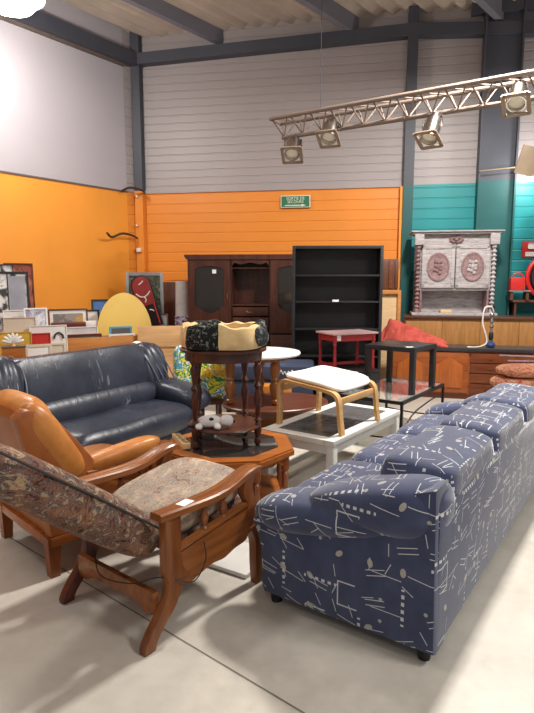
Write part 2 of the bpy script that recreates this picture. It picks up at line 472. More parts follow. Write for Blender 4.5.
# ------------------------------------------------------------------ the shell
AX = Vector((.588, .809, 0)); AN = Vector((.809, -.588, 0))       # along the left wall / into the room
CORN = Vector((-2.15, 9.76, 0))
def back(x, dz=0, dy=0): return Vector((x, 9.40 - .17 * x + dy, dz))
BANG = math.atan2(-.17, 1.0)
BX = Vector((math.cos(BANG), math.sin(BANG), 0)); BN = Vector((BX.y, -BX.x, 0))   # along back wall, out to the room
bm = new(); g = [bm.verts.new(p) for p in ((-9, -5, 0), (9, -5, 0), (9, 11, 0), (-9, 11, 0))]; bm.faces.new(g)
vs = [bm.verts.new(p) for p in ((-9, -5, -.1), (9, -5, -.1), (9, 11, -.1), (-9, 11, -.1))]; bm.faces.new(list(reversed(vs)))
for k in range(4): bm.faces.new((g[k], vs[k], vs[(k + 1) % 4], g[(k + 1) % 4]))
struct('floor', bm, 'floor')
bm = new()
for a, b in ((at_z(128, 608, 0), at_z(312, 718, 0)),):
    d = (b - a).normalized(); a = a - d * 3; b = b + d * 2
    nn = Vector((-d.y, d.x, 0)) * .004
    bm.faces.new([bm.verts.new(p + Vector((0, 0, .001))) for p in (a + nn, a - nn, b - nn, b + nn)])
struct('trim_1', bm, 'joint')

ZB = 3.05; ZBEAM = 5.04; ZTOP = 5.62
def slab(bm, a, b, z0, z1, n, t):
    """upright slab from a to b (xy), thickness t away from normal n"""
    d = n.normalized() * -t
    q = [a, b, b + d, a + d]
    lo = [bm.verts.new((p.x, p.y, z0)) for p in q]; hi = [bm.verts.new((p.x, p.y, z1)) for p in q]
    bm.faces.new(lo); bm.faces.new(list(reversed(hi)))
    for k in range(4): bm.faces.new((lo[k], hi[k], hi[(k + 1) % 4], lo[(k + 1) % 4]))
WS = CORN - AX * 11; WE = CORN - AX * .28
bm = new(); slab(bm, WS, WE, 0, ZB, AN, .15); wl = struct('wall_left', bm, 'orange')
bm = new(); slab(bm, WS - AN * .0, WE, ZB, ZTOP, AN, .15); struct('wall_left_upper', bm, 'greywall')
bm = new(); slab(bm, WS + AN * .012, WE + AN * .012, ZB - .012, ZB + .014, AN, .03); struct('trim_2', bm, 'trim')
def clad(bm, a, b, z0, z1, n, pitch=.15, groove=.025, depth=.007):
    prof = [(z0, 0)]; z = z0
    while z + pitch < z1:
        prof += [(z + pitch - groove, 0.0), (z + pitch - groove * .6, -depth), (z + pitch - groove * .2, -depth), (z + pitch, 0.0)]
        z += pitch
    prof.append((z1, 0)); n = n.normalized()
    L = [bm.verts.new((a.x + n.x * d, a.y + n.y * d, zz)) for zz, d in prof]
    Q = [bm.verts.new((b.x + n.x * d, b.y + n.y * d, zz)) for zz, d in prof]
    for k in range(len(prof) - 1): bm.faces.new((L[k], L[k + 1], Q[k + 1], Q[k]))
    ba = [bm.verts.new((p.x - n.x * .12, p.y - n.y * .12, zz)) for p, zz in ((a, z0), (a, z1), (b, z1), (b, z0))]
    bm.faces.new(ba)
# narrow return of cladding between plaster end and corner column
rn = (AN + BN).normalized()
bm = new(); clad(bm, WE + AN * .0, CORN, 0, ZB, AN); struct('wall_corner', bm, 'orange_clad')
bm = new(); clad(bm, WE, CORN, ZB, ZTOP, AN); struct('wall_corner_upper', bm, 'clad')
XM = 2.20                                                      # middle column
bm = new(); clad(bm, back(-2.16), back(XM), 0, ZB, BN, .16); struct('wall_back', bm, 'orange_clad')
bm = new(); clad(bm, back(-2.16), back(XM), ZB, ZTOP + .1, BN, .125); struct('wall_back_upper', bm, 'clad')
bm = new(); clad(bm, back(XM), back(7.0), 0, ZB + .03, BN, .16); struct('wall_right', bm, 'teal')
bm = new(); clad(bm, back(XM), back(7.0), ZB + .03, ZTOP + .1, BN, .125); struct('wall_right_upper', bm, 'clad')
bm = new(); slab(bm, back(-2.16) + BN * .02, back(XM) + BN * .02, ZB - .0, ZB + .05, BN, .03); struct('trim_3', bm, 'clad')
# beams under the roof
bm = new()
def beam(bm, a, b, h, d):
    dirv = (b - a).normalized(); side = Vector((dirv.y, -dirv.x, 0)).normalized()
    vs_ = []
    for p in (a, b):
        for s_, zz in ((0, 0), (d, 0), (d, h), (0, h)): vs_.append(bm.verts.new(p + side * s_ + Vector((0, 0, zz))))
    bm.faces.new(vs_[0:4]); bm.faces.new(vs_[4:8][::-1])
    for k in range(4): bm.faces.new((vs_[k], vs_[4 + k], vs_[4 + (k + 1) % 4], vs_[(k + 1) % 4]))
beam(bm, back(-2.2, 5.06), back(XM, 5.21), .17, .16); beam(bm, back(XM, 5.21), back(4.2, 5.10), .17, .16)
struct('trim_4', bm, 'steel')
bm = new(); beam(bm, WS + Vector((0, 0, 5.04)), CORN + Vector((0, 0, 5.04)), .2, .14); struct('trim_5', bm, 'steel')
bm = new(); beam(bm, WS + Vector((0, 0, 5.0)), WE + Vector((0, 0, 5.0)), .04, .05); struct('trim_6', bm, 'trim')
# columns
def hcol(bm, c, ang, wf, dp, z0, z1, tf=.02, tw=.02):
    m = Matrix.Translation(c) @ rz(ang)
    for s_ in (-1, 1):
        vs_ = box(bm, (0, s_ * (dp / 2 - tf / 2), (z0 + z1) / 2), (wf, tf, z1 - z0)); xf(bm, vs_, m)
    vs_ = box(bm, (0, 0, (z0 + z1) / 2), (tw, dp, z1 - z0)); xf(bm, vs_, m)
def sqcol(name1, name2, c, ang, wx, wy, zsplit, m1, m2, ztop=ZTOP):
    bm = new(); box(bm, (c.x, c.y, zsplit / 2), (wx, wy, zsplit), rz(ang)); struct(name1, bm, m1)
    bm = new(); box(bm, (c.x, c.y, (zsplit + ztop) / 2), (wx, wy, ztop - zsplit), rz(ang)); struct(name2, bm, m2)
cc = back(-2.12) + BN * .06; sqcol('trim_7', 'trim_8', cc, BANG, .14, .16, ZB + .03, 'orange_clad', 'steel')
cc = back(XM) + BN * .07; sqcol('trim_9', 'trim_10', cc, BANG, .15, .15, ZB + .0, 'teal_dark', 'steel')
bm = new(); box(bm, (back(XM).x - .10, back(XM).y - .03, ZB / 2), (.05, .1, ZB), rz(BANG)); struct('trim_11', bm, 'orange')
XC = 3.46
cc = back(XC) + BN * .115
bm = new(); hcol(bm, cc, BANG + R(90), .20, .54, 0, ZB + .04, .025, .02); struct('trim_12', bm, 'teal_dark')
bm = new(); hcol(bm, cc, BANG + R(90), .20, .54, ZB + .04, ZTOP, .025, .02); struct('trim_13', bm, 'steel')
bm = new(); tube(bm, [cc + BX * -.27 + BN * .13 + Vector((0, 0, ZB + .16)), cc + BX * .26 + BN * .13 + Vector((0, 0, ZB + .20))], .012, 8); struct('trim_14', bm, 'gelframe')
# roof: corrugated sheets over purlins
RD = Vector((.70, .714, 0))            # purlin direction, away from the camera
RS = Vector((.714, -.70, 0))
bm = new(); rows = []
nu = 420
for iv, vv in enumerate((-1.5, 12)):
    row = []
    for i in range(nu + 1):
        u = -7 + 14 * i / nu
        p = Vector((0.4, 9.6, 0)) + BX * u - RD * vv
        z = 5.60 - .02 * abs(u - 1.6) + .04 * math.sin(2 * PI * u / .26) + vv * .055
        row.append(bm.verts.new((p.x, p.y, z)))
    rows.append(row)
for k in range(nu): bm.faces.new((rows[0][k], rows[0][k + 1], rows[1][k + 1], rows[1][k]))
bmesh.ops.solidify(bm, geom=bm.faces[:], thickness=-.03)
struct('ceiling', bm, 'roof', smooth=True)
for k, xw in enumerate((-.70, 1.40, 3.52, 5.6)):
    bm = new(); a = back(xw, 5.33) + BN * .02; b = a - RD * 9 + Vector((0, 0, .50))
    beam(bm, a, b, .24, .10); struct('trim_%d' % (15 + k), bm, 'steel2')
bm = new(); beam(bm, back(3.0, 5.42) + BN * .1, back(7, 5.55) + BN * .1, .16, .1); struct('trim_19', bm, 'steel')
bm = new(); tube(bm, smooth_path([at_y(107, 233, 8.9) , at_y(112, 237, 9.1), at_y(122, 233.5, 9.2), at_y(131, 235, 9.4), at_y(137, 238, 9.6)]), .018, 8)
tag(obj('cable', bm, 'cable'), 'short dark cable hanging across the orange corner wall', 'cable')
bm = new(); tube(bm, smooth_path([at_y(122, 191, 9.3), at_y(128, 188, 9.4), at_y(134, 188, 9.45), at_y(143, 191, 9.55), at_y(144, 194, 9.55)]), .018, 8)
tag(obj('cable', bm, 'cable'), 'dark cable arching over the top of the orange corner post', 'cable')
bm = new(); p = at_y(139, 250, 9.6); box(bm, p, (.075, .05, .065), rz(BANG), .008)
tag(obj('junction_box', bm, 'whitepaint'), 'small white box fixed low on the orange corner post', 'junction box')
for py, lb in ((196.5, 'tiny white fixing at the top of the orange corner post'), (225.5, 'tiny white fixing halfway down the orange corner post')):
    bm = new(); p = at_y(137, py, 9.6); box(bm, p, (.03, .05, .03), rz(BANG), .006)
    tag(obj('wall_fixing', bm, 'whitepaint'), lb, 'fixing')
# exit sign
p0 = back(.49); sp = at_y(295.5, 201.5, p0.y - .03)
t = thing('exit_sign', 'small green and white emergency exit sign on the orange cladding', 'sign', sp, BANG)
bm = new(); box(bm, (0, .0, 0), (.48, .02, .19), None, .004); obj('border', bm, 'signwhite', t)
bm = new(); box(bm, (0, -.011, 0), (.45, .01, .165)); obj('panel', bm, 'signgreen', t)
text_mesh('SORTIE DE', .062, 'lettering', 'signwhite', t, (0, -.018, .045), (R(90), 0, 0))
text_mesh('SECOURS', .062, 'lettering', 'signwhite', t, (0, -.018, -.008), (R(90), 0, 0))
bm = new(); prism(bm, [(-.17, -.055), (.10, -.055), (.10, -.043), (.17, -.062), (.10, -.081), (.10, -.069), (-.17, -.069)], .004, 'xz', -.018); obj('arrow', bm, 'signwhite', t)

# ------------------------------------------------------------------ lamp high on the left
lp = at_z(9, -4, 4.72)
t = thing('high_bay_lamp', 'glowing white ceiling lamp at the top left above the grey wall', 'lamp', lp)
bm = new(); lathe(bm, [(.06, .3), (.10, .2), (.3, .12), (.38, .0), (.37, .0), (.29, .11), (.09, .19), (.02, .2)], n=24); obj('shade', bm, 'steel2', t)
bm = new(); lathe(bm, [(.02, .12), (.2, .1), (.34, .0), (.24, -.12), (.03, -.18)], n=20); obj('diffuser', bm, 'lamp', t)
bm = new(); tube(bm, [(0, 0, .28), (0, 0, 1.02)], .01, 8); obj('cord', bm, 'cable', t)
l = bpy.data.lights.new('lamp_light', 'POINT'); l.energy = 190; l.color = (1, .95, .88); l.shadow_soft_size = .2
lo = bpy.data.objects.new('lamp_light', l); C.objects.link(lo); lo.location = (lp.x, lp.y, lp.z - .3)

# ------------------------------------------------------------------ lighting truss with par cans
TA = at_y(275.5, 121.5, 7.0); TD = Vector((.845, -.535, 0)); TL = 4.6
TN = Vector((-TD.y, TD.x, 0))
t = thing('lighting_truss', 'tan aluminium lighting truss slung high in front of the grey cladding', 'truss', TA, math.atan2(TD.y, TD.x))
for yy, zz in ((-.12, 0), (.12, 0), (0, -.2)):
    bm = new(); tube(bm, [(0 if zz == 0 else .1, yy, zz), (TL, yy, zz)], .024, 10); obj('chord', bm, 'trussmetal', t)
bm = new(); n = int(TL / .25)
for i in range(n):
    x0 = i * .25
    for yy in (-.12, .12):
        tube(bm, [(x0 + .02, yy, 0), (x0 + .125, 0, -.2)], .009, 6); tube(bm, [(x0 + .125, 0, -.2), (x0 + .23, yy, 0)], .009, 6)
    tube(bm, [(x0, -.12, 0), (x0 + .25, .12, 0)], .008, 6)
tube(bm, [(0, -.12, 0), (0, .12, 0)], .015, 8)
obj('lacing', bm, 'trussmetal', t)
for xx in (.6, 4.2):
    bm = new(); tube(bm, [(xx, 0, 0), (xx, 0, 2.2)], .004, 6); obj('hanging_wire', bm, 'steel', t)
def par_can(px, py, s, aim, label, r=.085, L=.26):
    """s = distance along the truss; aim = direction the lamp points"""
    k_ = (px - 267.0) / ray(px, py)[1]; s = (k_ * TA.y - TA.x) / (TD.x - k_ * TD.y)
    top = TA + TD * s + Vector((0, 0, -.2))
    ctr = at_y(px, py, top.y - .10)
    t = thing('spotlight', label, 'spotlight', ctr, 0, 'spotlights on the truss')
    a = Vector(aim).normalized()
    bm = new(); lathe(bm, [(r * .55, -L * .55), (r * .8, -L * .5), (r * .9, -L * .3), (r, -L * .28), (r, L * .42), (r * 1.04, L * .43), (r * 1.04, L * .5), (r * .9, L * .5), (r * .88, L * .3)], axis=a, n=20); obj('can', bm, 'spotmetal', t)
    bm = new(); lathe(bm, [(r * .2, L * .40), (r * .87, L * .36), (r * .87, L * .33)], axis=a, n=18); obj('lens', bm, 'lens', t)
    bm = new(); x, y = frame_of(a); q = r * 1.25
    c = a * (L * .53)
    m = Matrix((x.to_4d(), y.to_4d(), a.to_4d(), Vector((0, 0, 0, 1)))).transposed(); m[3][3] = 1
    for (cx, cy, sx, sy) in ((0, q, 2 * q, r * .3), (0, -q, 2 * q, r * .3), (q, 0, r * .3, 2 * q), (-q, 0, r * .3, 2 * q)):
        vs_ = box(bm, (cx, cy, 0), (sx + .01, sy + .01, .012)); xf(bm, vs_, Matrix.Translation(c) @ m.to_3x3().to_4x4())
    obj('gel_frame', bm, 'gelframe', t)
    bm = new(); d = top - ctr
    side = a.cross(Vector((0, 0, 1))).normalized() * (r * 1.15)
    for s_ in (-1, 1): tube(bm, [side * s_, side * s_ + d * .6, d * .75], .011, 6)
    tube(bm, [d * .7, d * .97], .018, 8); obj('yoke', bm, 'spotmetal', t)
    return t
par_can(293, 147, .32, (-.1, -.55, -.75), 'silver spotlight at the far left end of the truss')
par_can(330.5, 130, .95, (-.22, -.5, -.8), 'silver spotlight second from the left on the truss')
par_can(432, 128, 2.35, (-.30, -.35, -.8), 'silver spotlight hanging below the truss in front of the column', .085, .28)
par_can(518, 95, 3.30, (-.30, -.5, -.75), 'silver spotlight at the right end of the truss, over the big column', .085, .26)
q0 = at_y(529, 161, 7.4)
t = thing('floodlight', 'tan floodlight cut off by the right edge beside the big column', 'spotlight', q0)
bm = new(); box(bm, (0, 0, 0), (.27, .03, .35), ry(R(12)) @ rx(R(15)), .005); obj('barn_door', bm, 'gelframe', t)
bm = new(); lathe(bm, [(.09, 0), (.12, .07), (.12, .26), (.07, .34)], (.14, .10, -.05), axis=(.3, 1, .1)); obj('can', bm, 'spotmetal', t)
bm = new(); box(bm, (.07, -.0, -.22), (.34, .03, .07), ry(R(-6)), .005); obj('lower_flap', bm, 'whitepaint', t)
bm = new(); tube(bm, [(.14, .15, .05), (.20, .15, 1.9)], .014, 8); obj('pole', bm, 'spotmetal', t)
l = bpy.data.lights.new('flood_light', 'POINT'); l.energy = 45; l.color = (1, .98, .95); l.shadow_soft_size = .12
lo = bpy.data.objects.new('flood_light', l); C.objects.link(lo); lo.location = q0 + Vector((.55, .70, .05))

# ================================================================== FURNITURE, foreground
# ---- blue patterned sofa
SL = 2.75
t = thing('sofa', 'blue three-seat sofa with white abstract line pattern, seen from behind', 'sofa', at_z(433, 671, 0), R(55.0))
bm = new()
out = curve2([(.00, .06), (.86, .06)], 2) + curve2([(.875, .10), (.875, .26), (.90, .36), (.925, .43), (.82, .48)], 4) + [(.54, .51), (.36, .60), (.12, .74), (.015, .775)]
prism(bm, out, .17, 'yz', .085, .02); obj('side_panel', bm, 'blue', t, uv=True)
bm = new(); prism(bm, out, .17, 'yz', SL - .085, .02); obj('side_panel', bm, 'blue', t, uv=True)
def arm(xc, s):
    bm = new()
    def fn(u):
        f = (u.y + 1) / 2                       # 0 rear .. 1 front
        return (u.x * (.82 + .18 * f), u.y, u.z * (.85 + .25 * f) + (1 - f) * 1.5)
    pillow(bm, (xc + s * .01, .525, .44), (.35, .89, .19), (2.6, 3.4, 2.4), 14, None, fn); obj('armrest', bm, 'blue', t, uv=True)
    bm = new()
    def fn2(u):
        f = (u.y + 1) / 2
        return (u.x * (1 - .25 * f), u.y, u.z * (1.05 - .62 * f) - f * .55)
    pillow(bm, (xc + s * .01, .32, .655), (.37, .66, .30), (2.8, 3, 2.8), 14, None, fn2); obj('wing_pad', bm, 'blue', t, uv=True)
arm(.14, -1); arm(SL - .14, 1)
bm = new(); box(bm, (SL / 2, .075, .37), (SL - .05, .15, .62), None, .03); obj('back_panel', bm, 'blue', t, uv=True)
cw = (SL - .36) / 3
for k in range(3):
    bm = new()
    pillow(bm, (.18 + cw * (k + .5), .190, .625), (cw + .03, .36, .36), (12, 3.4, 3), 18, rx(R(4))); obj('back_cushion', bm, 'blue', t, uv=True)
for k in range(3):
    bm = new()
    pillow(bm, (.26 + (SL - .52) / 3 * (k + .5), .63, .405), ((SL - .52) / 3 + .01, .62, .20), (7, 4, 3), 14); obj('seat_cushion', bm, 'blue', t, uv=True)
bm = new(); box(bm, (SL / 2, .48, .20), (SL - .2, .72, .26), None, .02); obj('base', bm, 'blue', t, uv=True)
for xx in (.06, SL - .06):
    for yy in (.06, .82):
        bm = new(); lathe(bm, [(.026, 0), (.03, .03), (.034, .09)], (xx, yy, 0), 14); obj('foot', bm, 'black', t)

# ---- reclining armchair in floral tapestry
t = thing('armchair', 'reclined wooden armchair with brown floral tapestry cushions nearest the camera', 'armchair', (-.549, 2.703, 0), R(51.5))
rec = ry(R(35))                                            # slab x axis -> rises to the rear
def slab_rot(a): return ry(a)
bm = new(); Rm = ry(R(38))
def fnb(u):
    k = (u.x + 1) / 2                                      # 0 = head end
    return (u.x, u.y * (1 - .06 * (1 - k)), u.z * (1.06 - .16 * (1 - k) ** 2))
bc = Vector((-.545, 0, .685))
pillow(bm, bc, (1.02, .53, .205), (4.5, 4.5, 2.9), 18, Rm, fnb); bk = obj('back_cushion', bm, 'floral', t)
for s in (-1, 1):
    bm = new(); pts = []
    for i in range(21):
        u = -.93 + 1.86 * i / 20
        pts.append(bc + (Rm @ Vector((u * .51, s * .256 * (1 - .045 * (1 - u) / 2), (.060 - .012 * max(0, -u))))))
    tube(bm, pts, .006, 6); obj('piping', bm, 'piping', bk)
Rs = ry(R(-9))
bm = new(); pillow(bm, (.12, 0, .50), (.64, .55, .16), (4, 4, 2.6), 16, Rs); sq = obj('seat_cushion', bm, 'floral_seat', t)
bm = new(); pillow(bm, (.18, 0, .385), (.60, .52, .13), (5, 5, 3), 14, ry(R(-6))); obj('lower_cushion', bm, 'floral', t)
for s in (-1, 1):
    y = s * .313
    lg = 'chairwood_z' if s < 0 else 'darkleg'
    bm = new()
    leg = curve2([(-.375, 0), (-.372, .03), (-.335, .09), (-.275, .16), (-.24, .22), (-.235, .28)], 5) + [(-.14, .28)] + curve2([(-.15, .23), (-.195, .15), (-.265, .08), (-.305, .03), (-.315, 0)], 5)
    prism(bm, leg, .045, 'xz', y, .008); obj('leg', bm, lg, t)
    bm = new()
    post = curve2([(-0.225, .27), (-0.245, .32), (-0.245, .58)], 4) + [(-0.155, .58)] + curve2([(-0.155, .36), (-0.135, .30), (-0.100, .26)], 4) + [(-0.150, .25)]
    prism(bm, post, .05, 'xz', y, .008); obj('rear_post', bm, 'chairwood_z', t)
    # apron with scalloped lower edge
    bm = new()
    ap = [(-0.160, .385), (0.340, .445)] + [(0.380, .38)] + curve2([(0.360, .30), (0.320, .305), (0.290, .275), (0.210, .265), (0.130, .245), (0.050, .25), (-0.030, .235), (-0.100, .22), (-0.150, .24)], 4)
    prism(bm, ap, .035, 'xz', y, .006); obj('apron', bm, 'chairwood', t)
    bm = new()
    fl = curve2([(0.325, .33), (0.360, .24), (0.365, .12), (0.375, .0)], 5) + curve2([(0.435, 0), (0.420, .10), (0.430, .22), (0.415, .36)], 5)
    prism(bm, fl, .05, 'xz', y, .008); obj('leg', bm, lg, t)
    bm = new()
    fp = curve2([(0.270, .38), (0.305, .46), (0.270, .54), (0.305, .615)], 5) + curve2([(0.370, .615), (0.345, .54), (0.370, .46), (0.350, .38)], 5)
    prism(bm, fp, .045, 'xz', y, .006); obj('front_post', bm, 'chairwood_z', t)
    # curved arm: top board swept along a line
    path = smooth_path([(-0.280, 0, .592), (-0.130, 0, .588), (0.050, 0, .585), (0.170, 0, .60), (0.290, 0, .632), (0.370, 0, .640), (0.405, 0, .630)], 5)
    bm = new(); secs = []
    for i, p in enumerate(path):
        f = i / (len(path) - 1); hw = .036 + .012 * math.sin(PI * min(1, f * 1.1)); th = .017
        sec = []
        prof = [(-hw, -th), (hw, -th), (hw, th * .6), (hw * .8, th), (hw * .5, th), (hw * .4, th * .72), (hw * .3, th), (-hw * .3, th), (-hw * .4, th * .72), (-hw * .5, th), (-hw * .8, th), (-hw, th * .6)]
        for a, b in prof: sec.append((p.x, y + a, p.z + b))
        secs.append(sec)
    loft(bm, secs); obj('armrest', bm, 'chairwood', t)
    bm = new(); tube(bm, [(-.17, y, .405), (.32, y, .465)], .022, 10, flat=.8); obj('side_rail', bm, 'chairwood', t)
    for xx in (.01, .14):
        z0 = .418 + xx * .12; z1 = .575
        hh = z1 - z0
        bm = new(); lathe(bm, [(.012, 0), (.013, .1 * hh), (.02, .16 * hh), (.012, .22 * hh), (.022, .42 * hh), (.023, .52 * hh), (.012, .72 * hh), (.019, .80 * hh), (.011, .88 * hh), (.012, hh)], (xx, y, z0), 12); obj('spindle', bm, 'chairwood_z', t)
bm = new()
st = [(-.29, .235), (.29, .235)] + curve2([(.29, .13), (.22, .12), (.18, .145), (.05, .155), (0, .15), (-.05, .155), (-.18, .145), (-.22, .12), (-.29, .13)], 3)
prism(bm, st, .03, 'yz', -.27, .005); obj('stretcher', bm, 'chairwood', t)
bm = new(); box(bm, (.35, 0, .34), (.03, .58, .09), None, .006); obj('front_rail', bm, 'chairwood', t)
bm = new(); box(bm, (-.11, -.315, .6045), (.075, .05, .002), rz(R(8))); obj('price_tag', bm, 'paper', t)['label'] = 'white price tag on the armrest'
bm = new(); tube(bm, smooth_path([(-.02, -.343, .39), (-.03, -.36, .31), (-.10, -.36, .24), (-.18, -.345, .27), (-.26, -.29, .30), (-.30, -.15, .24), (-.32, .05, .22), (-.28, .15, .30)], 8), .0028, 6); obj('cord', bm, 'black', t)

# ---- tan leather armchair
TX = -.02
t = thing('armchair', 'tan leather armchair with wooden padded arm behind the floral armchair at the left edge', 'armchair', (-1.155, 3.36, 0), R(45))
for sx in (-1, 1):
    for sy in (-1, 1):
        bm = new(); q = []
        for z, a in ((0, .026), (.05, .028), (.18, .036), (.23, .038)):
            x0, y0 = sx * (.35 + (.0 if z else .0)), sy * .335
            q.append([(x0 - a, y0 - a, z), (x0 + a, y0 - a, z), (x0 + a, y0 + a, z), (x0 - a, y0 + a, z)])
        loft(bm, q); obj('leg', bm, 'octwood_z', t)
bm = new()
for yy in (-.355, .355): box(bm, (0, yy, .205), (.74, .04, .055), None, .008)
for xx in (-.365, .365): box(bm, (xx, 0, .205), (.04, .70, .055), None, .008)
obj('base_rail', bm, 'octwood', t)
for s in (-1, 1):
    bm = new()
    sp = [(-.37, .23), (.30, .23), (.30, .38), (.10, .42), (-.02, .50)] + curve2([(-.12, .64), (-.24, .80), (-.36, .91), (-.46, .95), (-.52, .91)], 4) + [(-.47, .70), (-.40, .45)]
    prism(bm, sp, .10, 'xz', s * .325, .03); obj('side_panel', bm, 'tan2', t)
bm = new()
bp = [(-.36, .23), (-.38, .45), (-.45, .70), (-.52, .90), (-.49, .94), (-.42, .80), (-.33, .5), (-.30, .23)]
prism(bm, bp, .60, 'xz', 0, .02); obj('back_panel', bm, 'tan2', t)
def fnt(u):
    return (u.x, u.y, u.z + .12 * math.sin(u.x * 5) * max(0, u.z))
bm = new(); pillow(bm, (-.255, 0, .68), (.64, .60, .20), (5, 4.5, 2.8), 16, ry(R(60)), fnt); obj('back_cushion', bm, 'tan', t)
for s in (-1, 1):
    bm = new(); pillow(bm, (-.30, s * .31, .735), (.54, .17, .16), (3.4, 2.6, 2.6), 12, ry(R(58))); obj('back_bolster', bm, 'tan', t)
bm = new(); pillow(bm, (.07, .03, .385), (.62, .66, .2), (5, 4, 3), 14, ry(R(-4))); obj('seat_cushion', bm, 'tan', t)
for s in (-1,):
    y = s * .335
    path = smooth_path([(-.15, 0, .535), (.05, 0, .53), (.20, 0, .545), (.34, 0, .578), (.42, 0, .58), (.455, 0, .565)], 5)
    bm = new(); secs = []
    for i, p in enumerate(path):
        hw = .046; th = .02
        prof = [(-hw, -th), (hw, -th), (hw, th * .6), (hw * .8, th), (hw * .45, th), (hw * .3, th * .7), (hw * .15, th), (-hw * .15, th), (-hw * .3, th * .7), (-hw * .45, th), (-hw * .8, th), (-hw, th * .6)]
        secs.append([(p.x, y + a, p.z + b) for a, b in prof])
    loft(bm, secs); obj('armrest', bm, 'octwood', t)
    bm = new(); pillow(bm, (.10, y + s * -.008, .595), (.52, .13, .105), (3.4, 2.6, 2.4), 14, ry(R(-6))); obj('arm_pad', bm, 'tan', t)
    bm = new(); fp = curve2([(.29, .23), (.31, .36), (.28, .46), (.31, .56)], 4) + curve2([(.39, .56), (.36, .46), (.39, .36), (.38, .23)], 4); prism(bm, fp, .045, 'xz', y, .006); obj('front_post', bm, 'octwood_z', t)
bm = new(); box(bm, (.345, 0, .29), (.03, .60, .12), None, .01); obj('front_rail', bm, 'octwood', t)

# ---- navy leather sofa along the left
NL = 2.02
nf = Vector((-1.60, 3.76, 0))                         # near front corner
t = thing('sofa', 'dark navy leather sofa with creased back in front of the orange wall', 'sofa', nf, R(58))
# local: x along the sofa (near -> far), y to its back (0 front .. .95 back)
bm = new(); box(bm, (NL / 2, .47, .13), (NL - .10, .80, .20), None, .03); obj('base', bm, 'navy', t)
def fseat(u):
    return (u.x, u.y, u.z + .05 * math.sin(u.x * 7) * max(0, u.z))
bm = new(); pillow(bm, (NL / 2, .33, .33), (NL - .40, .78, .26), (7, 3, 2.6), 22, None, fseat); obj('seat_cushion', bm, 'navy', t)
bm = new(); pillow(bm, (NL / 2, .56, .50), (NL - .36, .26, .22), (7, 2.4, 2.4), 20, rx(R(-20))); obj('lumbar_roll', bm, 'navy', t)
def fback(u):
    return (u.x, u.y + .04 * math.sin(u.x * 9) * (u.z), u.z)
bm = new(); pillow(bm, (NL / 2 - .03, .71, .73), (NL - .30, .32, .50), (9, 2.8, 2.6), 22, rx(R(-15)), fback); bcn = obj('back_cushion', bm, 'navy', t)
bm = new(); box(bm, (NL / 2, .84, .42), (NL - .12, .16, .66), rx(R(-6)), .05); obj('back_panel', bm, 'navy', t)
def fold(x0, s):
    # pleated wing where back and arm meet
    bm = new()
    def fw(u):
        return (u.x, u.y - .07 * abs(math.sin((u.x * s + u.z * .45) * 7)) * max(0, -u.y), u.z)
    pillow(bm, (x0, .70, .715 - .02 * s), (.40, .37, .56), (3, 2.6, 2.6), 26, rx(R(-18)) @ ry(R(10 * s)), fw); o = obj('pleated_wing', bm, 'navy', t)
    for k in range(4):
        bm = new(); pts = []
        for i in range(9):
            f = i / 8; xx = x0 - s * (.14 - .075 * k) + s * .10 * f * f; yy = .80 - .30 * f - .055 * math.sin(PI * f); zz = .975 - .02 * s - .42 * f ** 1.4
            pts.append((xx, yy - .055, zz))
        tube(bm, smooth_path(pts, 3), .007, 6); obj('seam', bm, 'navyseam', o)
fold(.20, -1); fold(NL - .22, 1)
for x0, s in ((.16, -1), (NL - .17, 1)):
    bm = new()
    def fa(u):
        f = (1 - u.y) / 2
        return (u.x * (1 + .12 * f), u.y, u.z + .35 * (1 - f) * 0 - .12 * f)
    pillow(bm, (x0, .34, .49), (.36, .78, .25), (2.6, 3, 2.4), 16, rx(R(6)), fa); obj('armrest', bm, 'navy', t)
    bm = new(); box(bm, (x0, .42, .24), (.28, .70, .38), None, .06); obj('side_panel', bm, 'navy', t)
bm = new(); box(bm, (NL - .30, .735, .983), (.09, .05, .003), rx(R(12)) @ rz(R(15))); obj('price_tag', bm, 'paper', t)['label'] = 'small white price tag'
for xx in (.12, NL - .12):
    for yy in (.12, .80):
        bm = new(); lathe(bm, [(.03, 0), (.035, .04)], (xx, yy, 0), 12); obj('foot', bm, 'black', t)

# ---- octagonal coffee table
OC = Vector((-.262, 3.88, 0)); OZ = .45
t = thing('coffee_table', 'octagonal honey oak coffee table with a smoked glass top', 'coffee table', OC, R(6))
def octa(r, rot=22.5): return [(r * math.cos(R(rot + 45 * k)), r * math.sin(R(rot + 45 * k))) for k in range(8)]
bm = new(); ro, ri = .47, .355
a = octa(ro); b = octa(ri)
for z0, z1 in ((OZ - .045, OZ),):
    A0 = [bm.verts.new((x, y, z0)) for x, y in a]; A1 = [bm.verts.new((x, y, z1)) for x, y in a]
    B0 = [bm.verts.new((x, y, z0)) for x, y in b]; B1 = [bm.verts.new((x, y, z1)) for x, y in b]
    for k in range(8):
        j = (k + 1) % 8
        bm.faces.new((A0[k], A0[j], A1[j], A1[k])); bm.faces.new((B0[j], B0[k], B1[k], B1[j]))
        bm.faces.new((A1[k], A1[j], B1[j], B1[k])); bm.faces.new((A0[j], A0[k], B0[k], B0[j]))
bmesh.ops.bevel(bm, geom=[e for e in bm.edges if all(v.co.z > OZ - .01 and v.co.xy.length > .42 for v in e.verts)], offset=.012, segments=2, affect='EDGES')
obj('table_top', bm, 'octwood', t)
bm = new(); prism(bm, octa(ri + .004), .010, 'xy', OZ - .008); obj('glass_inset', bm, 'smoke', t)
